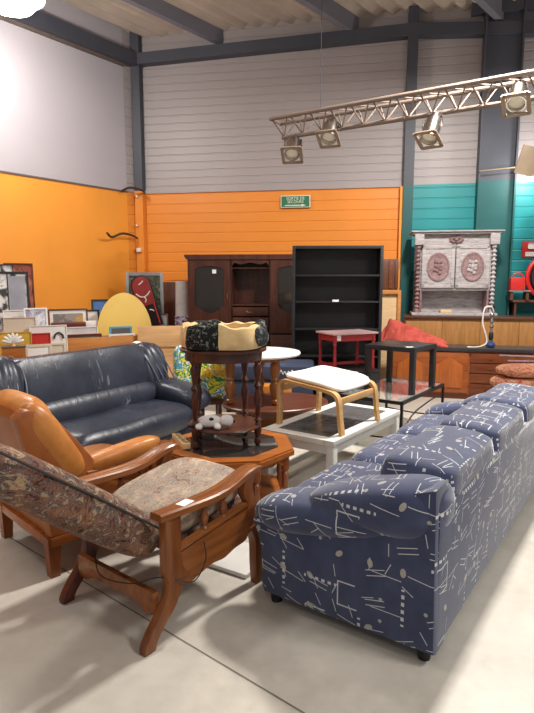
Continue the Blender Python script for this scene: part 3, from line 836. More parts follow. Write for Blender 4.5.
for k in range(8):
    a0 = R(22.5 + 45 * k); a1 = a0 + R(45)
    p = Vector((.40 * math.cos(a0), .40 * math.sin(a0), 0)); q = Vector((.40 * math.cos(a1), .40 * math.sin(a1), 0))
    m_ = (p + q) / 2; L = (q - p).length
    bm = new()
    pr = [(-L / 2, OZ - .045), (-L / 2, OZ - .12)] + curve2([(-L / 2 + .03, OZ - .12), (-L * .25, OZ - .085), (0, OZ - .10), (L * .25, OZ - .085), (L / 2 - .03, OZ - .12)], 4) + [(L / 2, OZ - .12), (L / 2, OZ - .045)]
    vs = prism(bm, pr, .02, 'xz', 0); xf(bm, vs, Matrix.Translation(m_) @ rz(math.atan2(q.y - p.y, q.x - p.x))); obj('apron', bm, 'octwood', t)
    if k % 1 == 0:
        bm = new(); h = OZ - .045
        lathe(bm, [(.024, 0), (.026, .02), (.018, .04), (.026, .07), (.026, .13), (.016, .15), (.024, .18), (.020, .24), (.026, .27), (.016, .285), (.028, .30), (.028, h)], (.405 * math.cos(a0), .405 * math.sin(a0), 0), 14); obj('leg', bm, 'octwood_z', t)
bm = new(); prism(bm, octa(.375), .02, 'xy', .13); obj('shelf', bm, 'octwood', t)

# ---- dark round side table on it
def turned(h, r=.02):
    r = r * 1.08
    return [(r * .7, 0), (r * 1.1, .02 * h), (r * 1.1, .05 * h), (r * .7, .08 * h), (r * 1.1, .14 * h), (r * 1.15, .20 * h), (r * .62, .24 * h), (r * 1.25, .27 * h), (r * .62, .30 * h), (r * .85, .40 * h), (r * 1.25, .50 * h),
            (r * .68, .60 * h), (r * 1.25, .64 * h), (r * .62, .68 * h), (r * 1.05, .78 * h), (r * 1.3, .84 * h), (r * .8, .88 * h), (r * 1.3, .91 * h), (r * 1.3, h)]
RC = Vector((-.305, 3.90, OZ + .001)); RH = .69
t = thing('side_table', 'tall dark walnut round side table standing on the octagonal glass-topped table', 'side table', RC)
bm = new(); lathe(bm, [(.28, RH - .028), (.302, RH - .022), (.302, RH - .006), (.295, RH), (.05, RH)], n=48); obj('table_top', bm, 'walnut', t)
bm = new(); lathe(bm, [(.262, RH - .085), (.270, RH - .085), (.270, RH - .028), (.262, RH - .028)], n=48); obj('apron', bm, 'walnut', t)
for lx, ly in ((-.185, -.165), (.24, -.05), (.14, .20), (-.20, .15)):
    bm = new(); lathe(bm, turned(RH - .03, .022), (lx, ly, 0), 14); obj('leg', bm, 'walnut_z', t)
bm = new(); lathe(bm, [(.2, .125), (.255, .125), (.262, .135), (.255, .145), (.05, .145)], n=40); obj('shelf', bm, 'walnut', t)

# ---- pet bed on the side table
PZ = OZ + RH + .002
t = thing('pet_bed', 'round cream and black patterned pet bed on the dark round side table', 'pet bed', (RC.x, RC.y, PZ))
def ring(mname):
    tt = NT(mname); v = tt.coord(); x, y, z = tt.sep(v)
    ang = tt.m_('ARCTAN2', y, x)
    wob = tt.m_('MULTIPLY', tt.m_('SUBTRACT', tt.noise(v, 9, 2), .5), .25)
    k = tt.m_('COSINE', tt.m_('MULTIPLY', tt.m_('ADD', tt.m_('ADD', ang, tt.m_('MULTIPLY', wob, .5)), 2.03), 3.0))
    f = tt.m_('GREATER_THAN', k, .30)
    swirl = tt.noise(v, 34, 2, .5, 1.5)
    blk = tt.ramp(swirl, [(.0, lin((28, 30, 30))), (.58, lin((34, 36, 36))), (.62, lin((112, 116, 112)))], 'LINEAR')
    cr = tt.ramp(tt.noise(v, 12, 3), [(.3, lin((206, 172, 120))), (.7, lin((230, 202, 152)))])
    tt.bump(tt.noise(v, 160, 3), .35, .006)
    return tt.fin(tt.mix(f, cr, blk), .95, 0, .2)
M['petring'] = ring('cream and black fleece')
bm = new(); NR = 72; NS = 14; rings = []
for i in range(NR):
    a0 = 2 * PI * i / NR; hh = .080 * (1 + .07 * math.sin(3 * a0 + 1) + .04 * math.sin(7 * a0)); rr = .255 + .012 * math.sin(5 * a0)
    ringv = []
    for k in range(NS):
        b0 = 2 * PI * k / NS
        cb, sb_ = math.cos(b0), math.sin(b0); kk = (abs(cb) ** 4 + abs(sb_) ** 4) ** -.25
        fold_ = 1 + .10 * math.sin(11 * a0 + 2 * z_ if False else 11 * a0) * max(0, sb_)
        r = rr + .042 * cb * kk * (1.15 - .25 * sb_); z = hh + hh * sb_ * kk * fold_
        ringv.append(bm.verts.new((r * math.cos(a0), r * math.sin(a0), max(.0, z))))
    rings.append(ringv)
for i in range(NR):
    A = rings[i]; B = rings[(i + 1) % NR]
    for k in range(NS): bm.faces.new((A[k], A[(k + 1) % NS], B[(k + 1) % NS], B[k]))
obj('bolster', bm, 'petring', t)
bm = new(); pillow(bm, (0, 0, .035), (.46, .46, .06), (2, 2, 3), 12); obj('inner_cushion', bm, 'cream', t)
bm = new(); bx = .292; vs = lathe(bm, [(.062, 0), (.068, .012), (.06, .03), (.03, .036), (.01, .034)], (0, 0, 0), 20)
xf(bm, vs, Matrix.Translation((.255, -.15, .085)) @ Vector((0, 0, 1)).rotation_difference(Vector((.75, -.65, .15)).normalized()).to_matrix().to_4x4()); obj('rolled_corner', bm, 'blackfleece', t)['label'] = 'dark rolled rosette at the right end'

# ---- plush dog on its shelf
ps = Vector((RC.x - .09, RC.y - .135, OZ + .001 + .145))
t = thing('plush_dog', 'floppy white and black plush dog lying on the dark side table shelf', 'toy', ps, R(8))
bm = new(); pillow(bm, (0, 0, .042), (.17, .09, .085), (2.3, 2.3, 2.3), 10); obj('body', bm, 'plush_white', t)
bm = new(); pillow(bm, (.115, -.02, .048), (.095, .085, .08), (2.2, 2.2, 2.2), 10); hd = obj('head', bm, 'plush_white', t)
bm = new(); pillow(bm, (.165, -.03, .044), (.02, .025, .02), (2, 2, 2), 6); obj('nose', bm, 'black', hd)
for s in (-1, 1):
    bm = new(); pillow(bm, (.10, -.02 + s * .045, .055), (.03, .018, .05), (2, 2, 2), 6); obj('ear', bm, 'plush_white', hd)
for xx, yy in ((-.075, -.05), (.05, -.06)):
    bm = new(); pillow(bm, (xx, yy, .02), (.05, .09, .04), (2.2, 2.2, 2.2), 8); obj('leg', bm, 'plush_white', t)
bm = new(); pillow(bm, (.01, -.036, .065), (.035, .02, .025), (2, 2, 2), 6); obj('patch', bm, 'black', t)
bm = new(); pillow(bm, (-.105, -.015, .02), (.10, .05, .035), (2, 2, 2), 6); obj('tail', bm, 'black', t)

# ---- long beige box with markings on the octagonal table
bp_ = Vector((-.61, 3.86, OZ + .001))
t = thing('long_box', 'long narrow beige box with dark markings on the octagonal table', 'box', bp_, R(-66))
bm = new(); box(bm, (0, 0, .02), (.30, .055, .04), None, .004); obj('box_body', bm, 'cream', t)
bm = new()
for k in range(7): box(bm, (-.12 + k * .038, .004 * (-1) ** k, .0405), (.016, .034 - .006 * (k % 3), .002), rz(R(20 * (k % 3 - 1))))
o = obj('printed_markings', bm, 'trim', t); o['kind'] = 'stuff'

# ---- white coffee table with grey inlay
WC = Vector((.575, 4.595, 0)); WZ = .45
t = thing('coffee_table', 'white coffee table with dark grey inlay under the birch footstool', 'coffee table', WC, R(54.5))
wl_, ww = 1.23, .645
bm = new()
for s in (-1, 1):
    box(bm, (0, s * (ww / 2 - .045), WZ - .02), (wl_, .09, .04), None, .004); box(bm, (s * (wl_ / 2 - .045), 0, WZ - .02), (.09, ww - .18, .04), None, .004)
obj('top_frame', bm, 'whitepaint', t)
bm = new(); box(bm, (0, 0, WZ - .014), (wl_ - .17, ww - .17, .02)); obj('inlay', bm, 'greytop', t)
for s in (-1, 1):
    bm = new(); box(bm, (0, s * (ww / 2 - .035), WZ - .075), (wl_ - .10, .022, .07)); obj('apron', bm, 'whitepaint', t)
    bm = new(); box(bm, (s * (wl_ / 2 - .035), 0, WZ - .075), (.022, ww - .10, .07)); obj('apron', bm, 'whitepaint', t)
    for s2 in (-1, 1):
        bm = new(); box(bm, (s * (wl_ / 2 - .035), s2 * (ww / 2 - .035), (WZ - .04) / 2), (.062, .062, WZ - .04), None, .004); obj('leg', bm, 'whitepaint', t)
bm = new(); box(bm, (0, ww / 2 - .035, .075), (wl_ - .13, .02, .05)); obj('stretcher', bm, 'whitepaint', t)

# ---- footstool
t = thing('footstool', 'bent birch footstool with white canvas cushion on the white coffee table', 'footstool', (.50, 4.485, WZ + .001), R(-37.5))
fx = .272
for s in (-1, 1):
    y = s * .295
    path = smooth_path([(-fx - .005, 0, 0), (-fx, 0, .12), (-fx, 0, .28), (-fx + .012, 0, .335), (-fx + .05, 0, .362), (-.10, 0, .352), (.10, 0, .332), (fx - .065, 0, .315), (fx - .02, 0, .29), (fx, 0, .24), (fx + .012, 0, .12), (fx + .03, 0, 0)], 4)
    bm = new(); secs = []
    for i, p in enumerate(path):
        a = path[max(0, i - 1)]; b = path[min(len(path) - 1, i + 1)]; d = (b - a).normalized(); nn = Vector((-d.z, 0, d.x)) * .013
        if i in (0, len(path) - 1): nn = Vector((.013 * (-1 if i == 0 else 1), 0, 0))
        secs.append([(p.x + nn.x, y - .026, p.z + nn.z), (p.x + nn.x, y + .026, p.z + nn.z), (p.x - nn.x, y + .026, p.z - nn.z), (p.x - nn.x, y - .026, p.z - nn.z)])
    loft(bm, secs); obj('side_frame', bm, 'birch', t)
bm = new(); box(bm, (fx - .012, 0, .245), (.022, .55, .05), None, .003); obj('cross_bar', bm, 'birch', t)
bm = new(); box(bm, (-fx + .014, 0, .30), (.022, .55, .05), None, .003); obj('cross_bar', bm, 'birch', t)
def fcu(u):
    return (u.x, u.y, u.z - .5 * (1 - u.y * u.y) * .8 - .9 * max(0, u.x) ** 3 + .1)
bm = new(); pillow(bm, (.0, 0, .375), (.53, .60, .055), (7, 7, 2.6), 16, ry(R(5.5)), fcu); obj('cushion', bm, 'canvas', t)
bm = new(); box(bm, (.06, .305, .378), (.07, .04, .004), ry(R(6)) @ rz(R(20))); obj('price_tag', bm, 'paper', t)

# ---- black metal table with glass top
GZ = .475
t = thing('glass_table', 'low black metal table with clear glass top under the black side table', 'table', (1.335, 5.80, 0), R(54.5))
gl, gw = 1.18, .66
bm = new()
for s in (-1, 1):
    box(bm, (0, s * gw / 2, GZ - .015), (gl, .025, .03)); box(bm, (s * gl / 2, 0, GZ - .015), (.025, gw, .03))
obj('frame', bm, 'blackmetal', t)
bm = new(); box(bm, (0, 0, GZ - .004), (gl - .03, gw - .03, .007)); obj('glass_top', bm, 'clear', t)
for sx in (-1, 1):
    for sy in (-1, 1):
        bm = new(); box(bm, (sx * (gl / 2), sy * gw / 2, (GZ - .03) / 2), (.024, .024, GZ - .03)); obj('leg', bm, 'blackmetal', t)
for s in (-1, 1):
    bm = new(); tube(bm, smooth_path([(-gl / 2, s * gw / 2, .18), (-gl / 4, s * gw / 2, .30), (0, s * gw / 2, .34), (gl / 4, s * gw / 2, .36), (gl / 2, s * gw / 2, .36)], 5), .008, 8); obj('stretcher', bm, 'blackmetal', t)
    bm = new(); tube(bm, smooth_path([(s * gl / 2, -gw / 2, .12), (s * gl / 2, 0, .10), (s * gl / 2, gw / 2, .12)], 5), .008, 8); obj('stretcher', bm, 'blackmetal', t)

# ---- black square side table on the glass
t = thing('side_table', 'square matt black side table standing on the glass-topped metal table', 'side table', (1.40, 5.81, GZ + .001), R(51))
bm = new(); box(bm, (0, 0, .445), (.55, .55, .05), None, .004); obj('table_top', bm, 'blackpaint', t)
for sx in (-1, 1):
    for sy in (-1, 1):
        bm = new(); box(bm, (sx * .2475, sy * .2475, .21), (.052, .052, .42), None, .002); obj('leg', bm, 'blackpaint', t)
bm = new(); box(bm, (-.23, -.20, .4711), (.075, .04, .002), rz(R(-35))); obj('price_tag', bm, 'paper', t)

# ---- low brown table and white round table
LZ = .36
t = thing('coffee_table', 'low oval brown wooden coffee table under the round white table', 'coffee table', (.09, 5.70, 0), R(20))
bm = new(); vs = lathe(bm, [(.52, LZ - .04), (.56, LZ - .03), (.56, LZ - .008), (.55, LZ), (.05, LZ)], n=48, sy=.8); obj('table_top', bm, 'lowwood', t)
bm = new(); lathe(bm, [(.40, LZ - .11), (.42, LZ - .11), (.42, LZ - .04), (.40, LZ - .04)], n=40, sy=.78); obj('apron', bm, 'lowwood', t)
for sx in (-1, 1):
    for sy in (-1, 1):
        bm = new(); lathe(bm, turned(LZ - .04, .028), (sx * .33, sy * .24, 0), 12); obj('leg', bm, 'lowwood', t)
bm = new(); lathe(bm, [(.3, .10), (.40, .10), (.40, .12), (.05, .12)], n=36, sy=.75); obj('shelf', bm, 'lowwood', t)
WTZ = at_y(268, 351.5, 5.70).z
t = thing('round_table', 'round white-topped table with turned oak legs behind the pet bed', 'table', (-.10, 5.70, LZ + .001), R(0))
hh = WTZ - LZ
bm = new(); lathe(bm, [(.40, hh - .03), (.44, hh - .026), (.445, hh - .012), (.44, hh), (.05, hh)], n=56); obj('table_top', bm, 'whitetop', t)
bm = new(); lathe(bm, [(.30, hh - .075), (.31, hh - .075), (.31, hh - .03), (.30, hh - .03)], n=40); obj('apron', bm, 'legoak', t)
for lx, ly in ((-.27, -.16), (.18, -.20), (.02, .26)):
    bm = new(); lathe(bm, [(0.0275, 0), (0.0450, .02), (0.0450, .05), (0.0325, .06), (0.0525, .14 * 1.0), (0.0575, .20), (0.0375, .24), (0.0475, .26), (0.0375, .28), (0.0550, .36), (0.0450, .42), (0.0325, .45), (0.0500, .47), (0.0500, hh - .03)], (lx, ly, 0), 16); obj('leg', bm, 'legoak', t)

# ---- navy fabric sofa bed behind
sy0 = 6.62
a = at_y(222, 364, sy0); b = at_y(316, 372, sy0)
t = thing('ottoman', 'navy blue fabric ottoman with white scribble behind the white round table', 'ottoman', ((a.x + b.x) / 2, sy0 + .28, 0), R(-4))
wd = b.x - a.x; zt = at_y(270, 365, sy0).z
bm = new(); box(bm, (0, 0, zt - .10), (wd, .56, .2), None, .05, 3); tm = obj('cushion', bm, 'navyfab' if 'navyfab' in M else plain('navy woven fabric', (52, 62, 86), .85, var=.1), t)
bm = new(); box(bm, (0, 0, (zt - .2 + .08) / 2 + .0), (wd - .03, .52, zt - .2 - .08), None, .02); obj('base', bm, tm.data.materials[0], t)
bm = new(); tube(bm, smooth_path([(.12 + .022 * i, -.281, zt - .09 + .022 * (-1) ** i + .01 * math.sin(i)) for i in range(13)], 4), .005, 6); obj('scribble', bm, 'paper', t)
for sx in (-1, 1):
    for sy in (-1, 1):
        bm = new(); lathe(bm, [(.03, 0), (.03, .08)], (sx * (wd / 2 - .08), sy * .2, 0), 10); obj('foot', bm, 'black', t)
p = at_y(276, 391, 6.40)
t = thing('wooden_block', 'small orange pine block on the floor behind the round white table legs', 'box', (p.x, 6.42, 0), R(-4))
zz = at_y(276, 385, 6.4).z
bm = new(); box(bm, (0, 0, zz / 2), (.36, .22, zz), None, .006); obj('body', bm, 'orangewood', t)

# ---- bright printed cushion at the end of the navy sofa
p = at_y(200, 367, 6.05)
t = thing('cushion', 'square cushion with a bright green and yellow cartoon print beside the navy sofa', 'cushion', (p.x, 6.05, .30), R(14))
M['printc'] = print_mat('bright print', [(60, 150, 50), (236, 214, 60), (40, 140, 60), (240, 236, 220), (70, 150, 200), (120, 190, 60), (220, 80, 60)], 7, 3, 2)
bm = new(); pillow(bm, (0, 0, .31), (.58, .16, .60), (9, 2.2, 9), 14, rx(R(-10))); cu = obj('cover', bm, 'printc', t)
bm = new()
for k in range(9):
    a0 = R(0 + 180 * k / 9); a1 = R(180 * (k + .72) / 9)
    v1 = [bm.verts.new((.15 + r_ * math.cos(q), -.118, .26 + r_ * math.sin(q) * .85)) for r_, q in ((.03, a0), (.17, a0), (.17, a1), (.03, a1))]
    bm.faces.new(v1)
bmesh.ops.solidify(bm, geom=bm.faces[:], thickness=.012)
o = obj('printed_fan', bm, plain('print yellow', (244, 206, 80), .5), cu); o['kind'] = 'stuff'
t2 = thing('wooden_stool', 'small stool hidden under the bright printed cushion', 'stool', (p.x, 6.05, 0), R(14))
bm = new(); box(bm, (0, 0, .28), (.5, .24, .04), None, .005); obj('seat', bm, 'lowwood', t2)
for sx in (-1, 1):
    for sy in (-1, 1):
        bm = new(); box(bm, (sx * .2, sy * .08, .13), (.04, .04, .26)); obj('leg', bm, 'lowwood', t2)

# ---- red table on a black chest
RY = 6.86
tl = at_y(319, 331, RY + .12); fr = at_y(351.5, 333, RY); tr = at_y(375, 328, RY + .28)
zt = fr.z
c0 = Vector(((tl.x + tr.x) / 2, RY + .24, 0))
t2 = thing('chest', 'low black chest under the red table', 'chest', (c0.x + .02, c0.y, 0), R(8))
bm = new(); box(bm, (0, 0, .24), (.70, .40, .44), None, .006); obj('body', bm, 'shelfblack', t2)
bm = new(); box(bm, (0, 0, .47), (.74, .42, .02), None, .004); obj('lid', bm, 'shelfblack', t2)
bm = new(); box(bm, (0, 0, .01), (.66, .36, .02)); obj('plinth', bm, 'shelfblack', t2)
t = thing('red_table', 'small red painted table with pink top in front of the black bookcase', 'table', (c0.x, c0.y, .481), R(24))
th = zt - .481
bm = new(); box(bm, (0, 0, th - .012), (.66, .44, .024), None, .005); obj('table_top', bm, 'redtop', t)
for s in (-1, 1):
    bm = new(); box(bm, (0, s * .18, th - .065), (.56, .02, .08)); obj('apron', bm, 'redpaint', t)
    bm = new(); box(bm, (s * .28, 0, th - .065), (.02, .34, .08)); obj('apron', bm, 'redpaint', t)
    for s2 in (-1, 1):
        bm = new(); r = .022
        lathe(bm, [(r * .8, 0), (r, .03), (r, .10), (r * .7, .12), (r * 1.1, .16), (r * .7, .19), (r * .95, th * .5), (r * .7, th - .17), (r * 1.1, th - .15), (r * .8, th - .13), (r * 1.2, th - .11), (r * 1.2, th - .024)], (s * .28, s2 * .18, 0), 12); obj('leg', bm, 'redpaint', t)
    bm = new(); box(bm, (s * .28, 0, .075), (.022, .34, .035)); obj('stretcher', bm, 'redpaint', t)
bm = new(); box(bm, (0, 0, .075), (.55, .022, .035)); obj('stretcher', bm, 'redpaint', t)
bm = new(); box(bm, (-.24, -.192, th - .06), (.075, .003, .07)); obj('price_tag', bm, 'paper', t)

# ================================================================== FURNITURE, along the back
# ---- black bookcase
BY = 7.45
xl = at_y(292, 320, BY).x; xr = at_y(381.5, 320, BY).x; zt = at_y(336, 245.5, BY).z; bw = xr - xl
t = thing('bookcase', 'tall empty black open bookcase against the orange cladding', 'bookcase', ((xl + xr) / 2, BY, 0), R(-3))
bm = new(); box(bm, (-bw / 2 + .02, .17, zt / 2), (.04, .34, zt), None, .003); obj('side_panel', bm, 'shelfblack', t)
bm = new(); box(bm, (bw / 2 - .02, .17, zt / 2), (.04, .34, zt), None, .003); obj('side_panel', bm, 'shelfblack', t)
bm = new(); box(bm, (0, .17, zt - .02), (bw - .08, .34, .04), None, .003); obj('top_panel', bm, 'shelfblack', t)
bm = new(); box(bm, (0, .335, zt / 2), (bw - .08, .01, zt - .04)); obj('back_panel', bm, 'shelfback', t)
zs = [at_y(336, y, BY).z for y in (275.5, 302, 329.5, 357, 382)]
for z in zs:
    bm = new(); box(bm, (0, .17, z), (bw - .08, .31, .022), None, .002); sh = obj('shelf', bm, 'shelfblack', t)
    if z == zs[1]:
        bm = new(); vs = box(bm, (-.02, .008, z + .016), (.085, .01, .03), rx(R(-20)), .003); obj('price_tag', bm, 'paper', sh)
bm = new(); box(bm, (0, .03, .04), (bw - .08, .02, .08)); obj('plinth', bm, 'shelfblack', t)

# ---- dark cherry wall cabinet
CY = 8.62
xl = at_y(187, 300, CY).x; zt = at_y(235, 254.5, CY).z; cw_ = 1.98
t = thing('cabinet', 'dark cherry display cabinet with glazed doors left of the black bookcase', 'cabinet', (xl + cw_ / 2, CY, 0), R(-5))
X = [-cw_ / 2, -cw_ / 2 + .68, -cw_ / 2 + 1.27, cw_ / 2]
bm = new()
for x in (X[0] + .012, X[1], X[2], X[3] - .012): box(bm, (x, .21, zt / 2), (.024, .40, zt - .02))
box(bm, (0, .40, zt / 2), (cw_, .015, zt - .02)); box(bm, (0, .21, .05), (cw_, .40, .10)); box(bm, (0, .21, zt - .05), (cw_, .40, .05))
for x0, x1 in ((X[0], X[1]), (X[2], X[3]), (X[1], X[2])): box(bm, ((x0 + x1) / 2, .21, .78), (x1 - x0, .38, .022))
obj('carcass', bm, 'cabwood', t)
bm = new()
prism(bm, [(-cw_ / 2 - .04, zt + .0), (-cw_ / 2 - .04, zt - .03), (-cw_ / 2, zt - .075), (cw_ / 2, zt - .075), (cw_ / 2 + .04, zt - .03), (cw_ / 2 + .04, zt)], .46, 'xz', .19); obj('cornice', bm, 'cabwood', t)
def shaped_window(x0, x1, z0, z1, hx0, hx1, hz0, hz1, lower):
    """a door slab with one shaped opening: returns (frame bm, glass bm)"""
    n = 18; top = []; bot = []
    for i in range(n + 1):
        f = i / n; x = hx0 + (hx1 - hx0) * f; s = math.sin(PI * f)
        top.append((x, hz1 - .05 + .05 * s ** .7)); bot.append((x, hz0 + lower * (abs(2 * f - 1) ** 2.0) * (1 if f else 1)))
    bm = new(); bmg = new()
    def strip(poly): prism(bm, poly, .022, 'xz', -.012)
    strip([(x0, z0), (hx0, z0), (hx0, z1), (x0, z1)]); strip([(hx1, z0), (x1, z0), (x1, z1), (hx1, z1)])
    for i in range(n):
        strip([(top[i][0], top[i][1]), (top[i + 1][0], top[i + 1][1]), (top[i + 1][0], z1), (top[i][0], z1)])
        strip([(bot[i][0], z0), (bot[i + 1][0], z0), (bot[i + 1][0], bot[i + 1][1]), (bot[i][0], bot[i][1])])
    prism(bmg, top + bot[::-1], .005, 'xz', -.006)
    return bm, bmg
for x0, x1, lo in ((X[0] + .01, X[1] - .01, .12), (X[2] + .01, X[3] - .01, .12)):
    bm, bg_ = shaped_window(x0, x1, .80, zt - .08, x0 + .11, x1 - .11, 1.10, zt - .17, lo)
    d = obj('door', bm, 'cabwood', t, smooth=False); obj('pane', bg_, 'cabglass', d)
    bm = new(); box(bm, (x1 - .05, -.03, 1.35), (.012, .016, .10), None, .003); obj('handle', bm, 'brass', d)
    for z in (1.25, 1.60):
        bm = new(); box(bm, ((x0 + x1) / 2, .2, z), (x1 - x0 - .02, .34, .012)); obj('shelf', bm, 'cabwood', t)
    bm = new(); box(bm, ((x0 + x1) / 2, -.012, .445), (x1 - x0, .024, .65), None, .004); d = obj('door', bm, 'cabwood', t)
    bm = new(); box(bm, ((x0 + x1) / 2, -.028, .445), (x1 - x0 - .18, .012, .47), None, .006); obj('panel', bm, 'cabwood', d)
x0, x1 = X[1] + .01, X[2] - .01; xm = (x0 + x1) / 2
bm = new(); val = [(x0, zt - .08), (x1, zt - .08)] + curve2([(x1, zt - .17), (x1 - .05, zt - .125), (xm + .15, zt - .15), (xm, zt - .12), (xm - .15, zt - .15), (x0 + .05, zt - .125), (x0, zt - .17)], 4)
prism(bm, val, .022, 'xz', -.012); obj('valance', bm, 'cabwood', t)
bm = new(); box(bm, (xm, .2, at_y(247, 268, CY).z), (x1 - x0, .34, .018)); obj('shelf', bm, 'cabwood', t)
zn = at_y(247, 305, CY).z
bm = new(); box(bm, (xm, .2, zn), (x1 - x0, .38, .025)); obj('shelf', bm, 'cabwood', t)
bm = new(); box(bm, (xm, -.012, zn - .10), (x1 - x0 - .02, .024, .13), None, .005); d = obj('drawer', bm, 'cabwood', t)
bm = new(); tube(bm, smooth_path([(xm - .06, -.026, zn - .09), (xm - .03, -.045, zn - .11), (xm + .03, -.045, zn - .11), (xm + .06, -.026, zn - .09)], 4), .006, 6); obj('handle', bm, 'brass', d)
bm = new(); box(bm, (xm, -.012, zn - .30), (x1 - x0 - .02, .024, .22), None, .005); d = obj('drawer', bm, 'cabwood', t)
bm = new(); box(bm, (xm, -.028, zn - .30), (x1 - x0 - .12, .012, .12), None, .005); obj('panel', bm, 'cabwood', d)
bm = new(); box(bm, (xm, -.012, .42), (x1 - x0 - .02, .024, .60), None, .005); obj('door', bm, 'cabwood', t)
q = at_y(213, 271.5, CY - .03)
tl_ = t
bm = new(); box(bm, (X[0] + .42, -.027, q.z), (.06, .004, .06)); obj('price_tag', bm, 'paper', t)

# ---- oak crate behind the bookcase, brown panel on it
p = at_y(401, 300, 8.35); zt = at_y(390, 290, 8.35).z
t = thing('wooden_crate', 'tall light oak framed box with cream panel right of the black bookcase', 'box', (p.x - .36, 8.35, 0), R(-5))
bm = new()
for s in (-1, 1): box(bm, (s * .33, .15, zt / 2), (.05, .30, zt), None, .004)
box(bm, (0, .15, zt - .03), (.62, .30, .06), None, .004); box(bm, (0, .15, .04), (.62, .30, .08)); obj('frame', bm, 'oakbox', t)
bm = new(); box(bm, (0, .06, zt / 2), (.61, .02, zt - .12)); obj('panel', bm, 'wicker', t)
z2 = at_y(390, 259, 8.40).z
t = thing('dark_box', 'dark brown slatted wooden box standing on the light oak box', 'box', (p.x - .36, 8.52, zt + .001), R(-5))
hh = z2 - zt
bm = new(); box(bm, (0, 0, hh / 2), (.64, .24, hh), None, .008); obj('body', bm, 'brownwood', t)
for k in range(3):
    bm = new(); box(bm, (.12 + .09 * k, -.128, hh / 2), (.05, .016, hh * .9), None, .003); obj('slat', bm, 'buffet_dark' if k % 2 else 'brownwood', t)

# ---- long panelled unit with the washed hutch on it
ua = R(-12); uo = Vector((at_y(405, 330, 8.2).x, 8.2, 0)); UZ = at_y(405, 316, 8.2).z; UL = 2.6
t = thing('sideboard', 'long light brown panelled sideboard behind the carved buffet', 'sideboard', uo, ua)
bm = new(); box(bm, (UL / 2, .26, UZ - .015), (UL + .04, .56, .03), None, .004); obj('top', bm, 'paneltop', t)
bm = new(); box(bm, (UL / 2, .27, (UZ - .03) / 2), (UL, .50, UZ - .03)); obj('body', bm, 'panelwood', t)
for k in range(5):
    bm = new(); box(bm, (UL / 5 * (k + .5), .012, UZ * .5), (UL / 5 - .012, .02, UZ - .14), None, .003); obj('door', bm, 'panelwood', t)
# hutch
hx0 = at_y(415, 300, 8.22).x; hx1 = at_y(500, 300, 8.05).x; HWd = hx1 - hx0; HH = at_y(455, 230, 8.15).z - UZ
hp = Vector(((hx0 + hx1) / 2, 8.24, UZ + .002))
t = thing('hutch', 'grey washed carved wooden hutch with oval medallions on the sideboard', 'hutch', hp, R(-9))
ZD = HH * .30
bm = new(); box(bm, (0, .20, .02), (HWd + .04, .42, .04), None, .006); obj('base_board', bm, 'greywash', t)
bm = new(); box(bm, (0, .38, HH / 2), (HWd - .06, .02, HH - .08)); obj('back_panel', bm, 'greywash', t)
for s in (-1, 1):
    bm = new(); box(bm, (s * (HWd / 2 - .11), .22, (ZD + .04) / 2), (.03, .30, ZD - .04)); obj('side_panel', bm, 'pinkwood', t)
bm = new()
box(bm, (0, .235, ZD + .015), (HWd - .14, .29, .03))
for s in (-1, 1): box(bm, (s * (HWd / 2 - .085), .235, (ZD + HH - .1) / 2), (.03, .29, HH - .1 - ZD))
box(bm, (0, .235, HH - .12), (HWd - .14, .29, .03)); obj('cupboard', bm, 'greywash', t)
bm = new(); box(bm, (0, .13, HH - .125), (HWd - .1, .10, .15), None, .006); obj('frieze', bm, 'greywash', t)
bm = new(); box(bm, (0, .21, HH - .03), (HWd + .06, .42, .035), None, .01); box(bm, (0, .20, HH - .008), (HWd + .12, .46, .018), None, .005)
for s in (-1, 1): box(bm, (s * (HWd / 2 - .06), .06, HH - .12), (.13, .12, .16), None, .008)
obj('cornice', bm, 'greywash', t)
bm = new()
for k in range(9):
    a0 = R(40 * k); pillow(bm, (.075 * math.cos(a0), .07, HH - .125 + .035 * math.sin(a0)), (.06, .05, .045), (2, 2, 2), 5)
pillow(bm, (0, .06, HH - .125), (.06, .06, .06), (2, 2, 2), 6); obj('carved_ornament', bm, 'pinkwood', t)
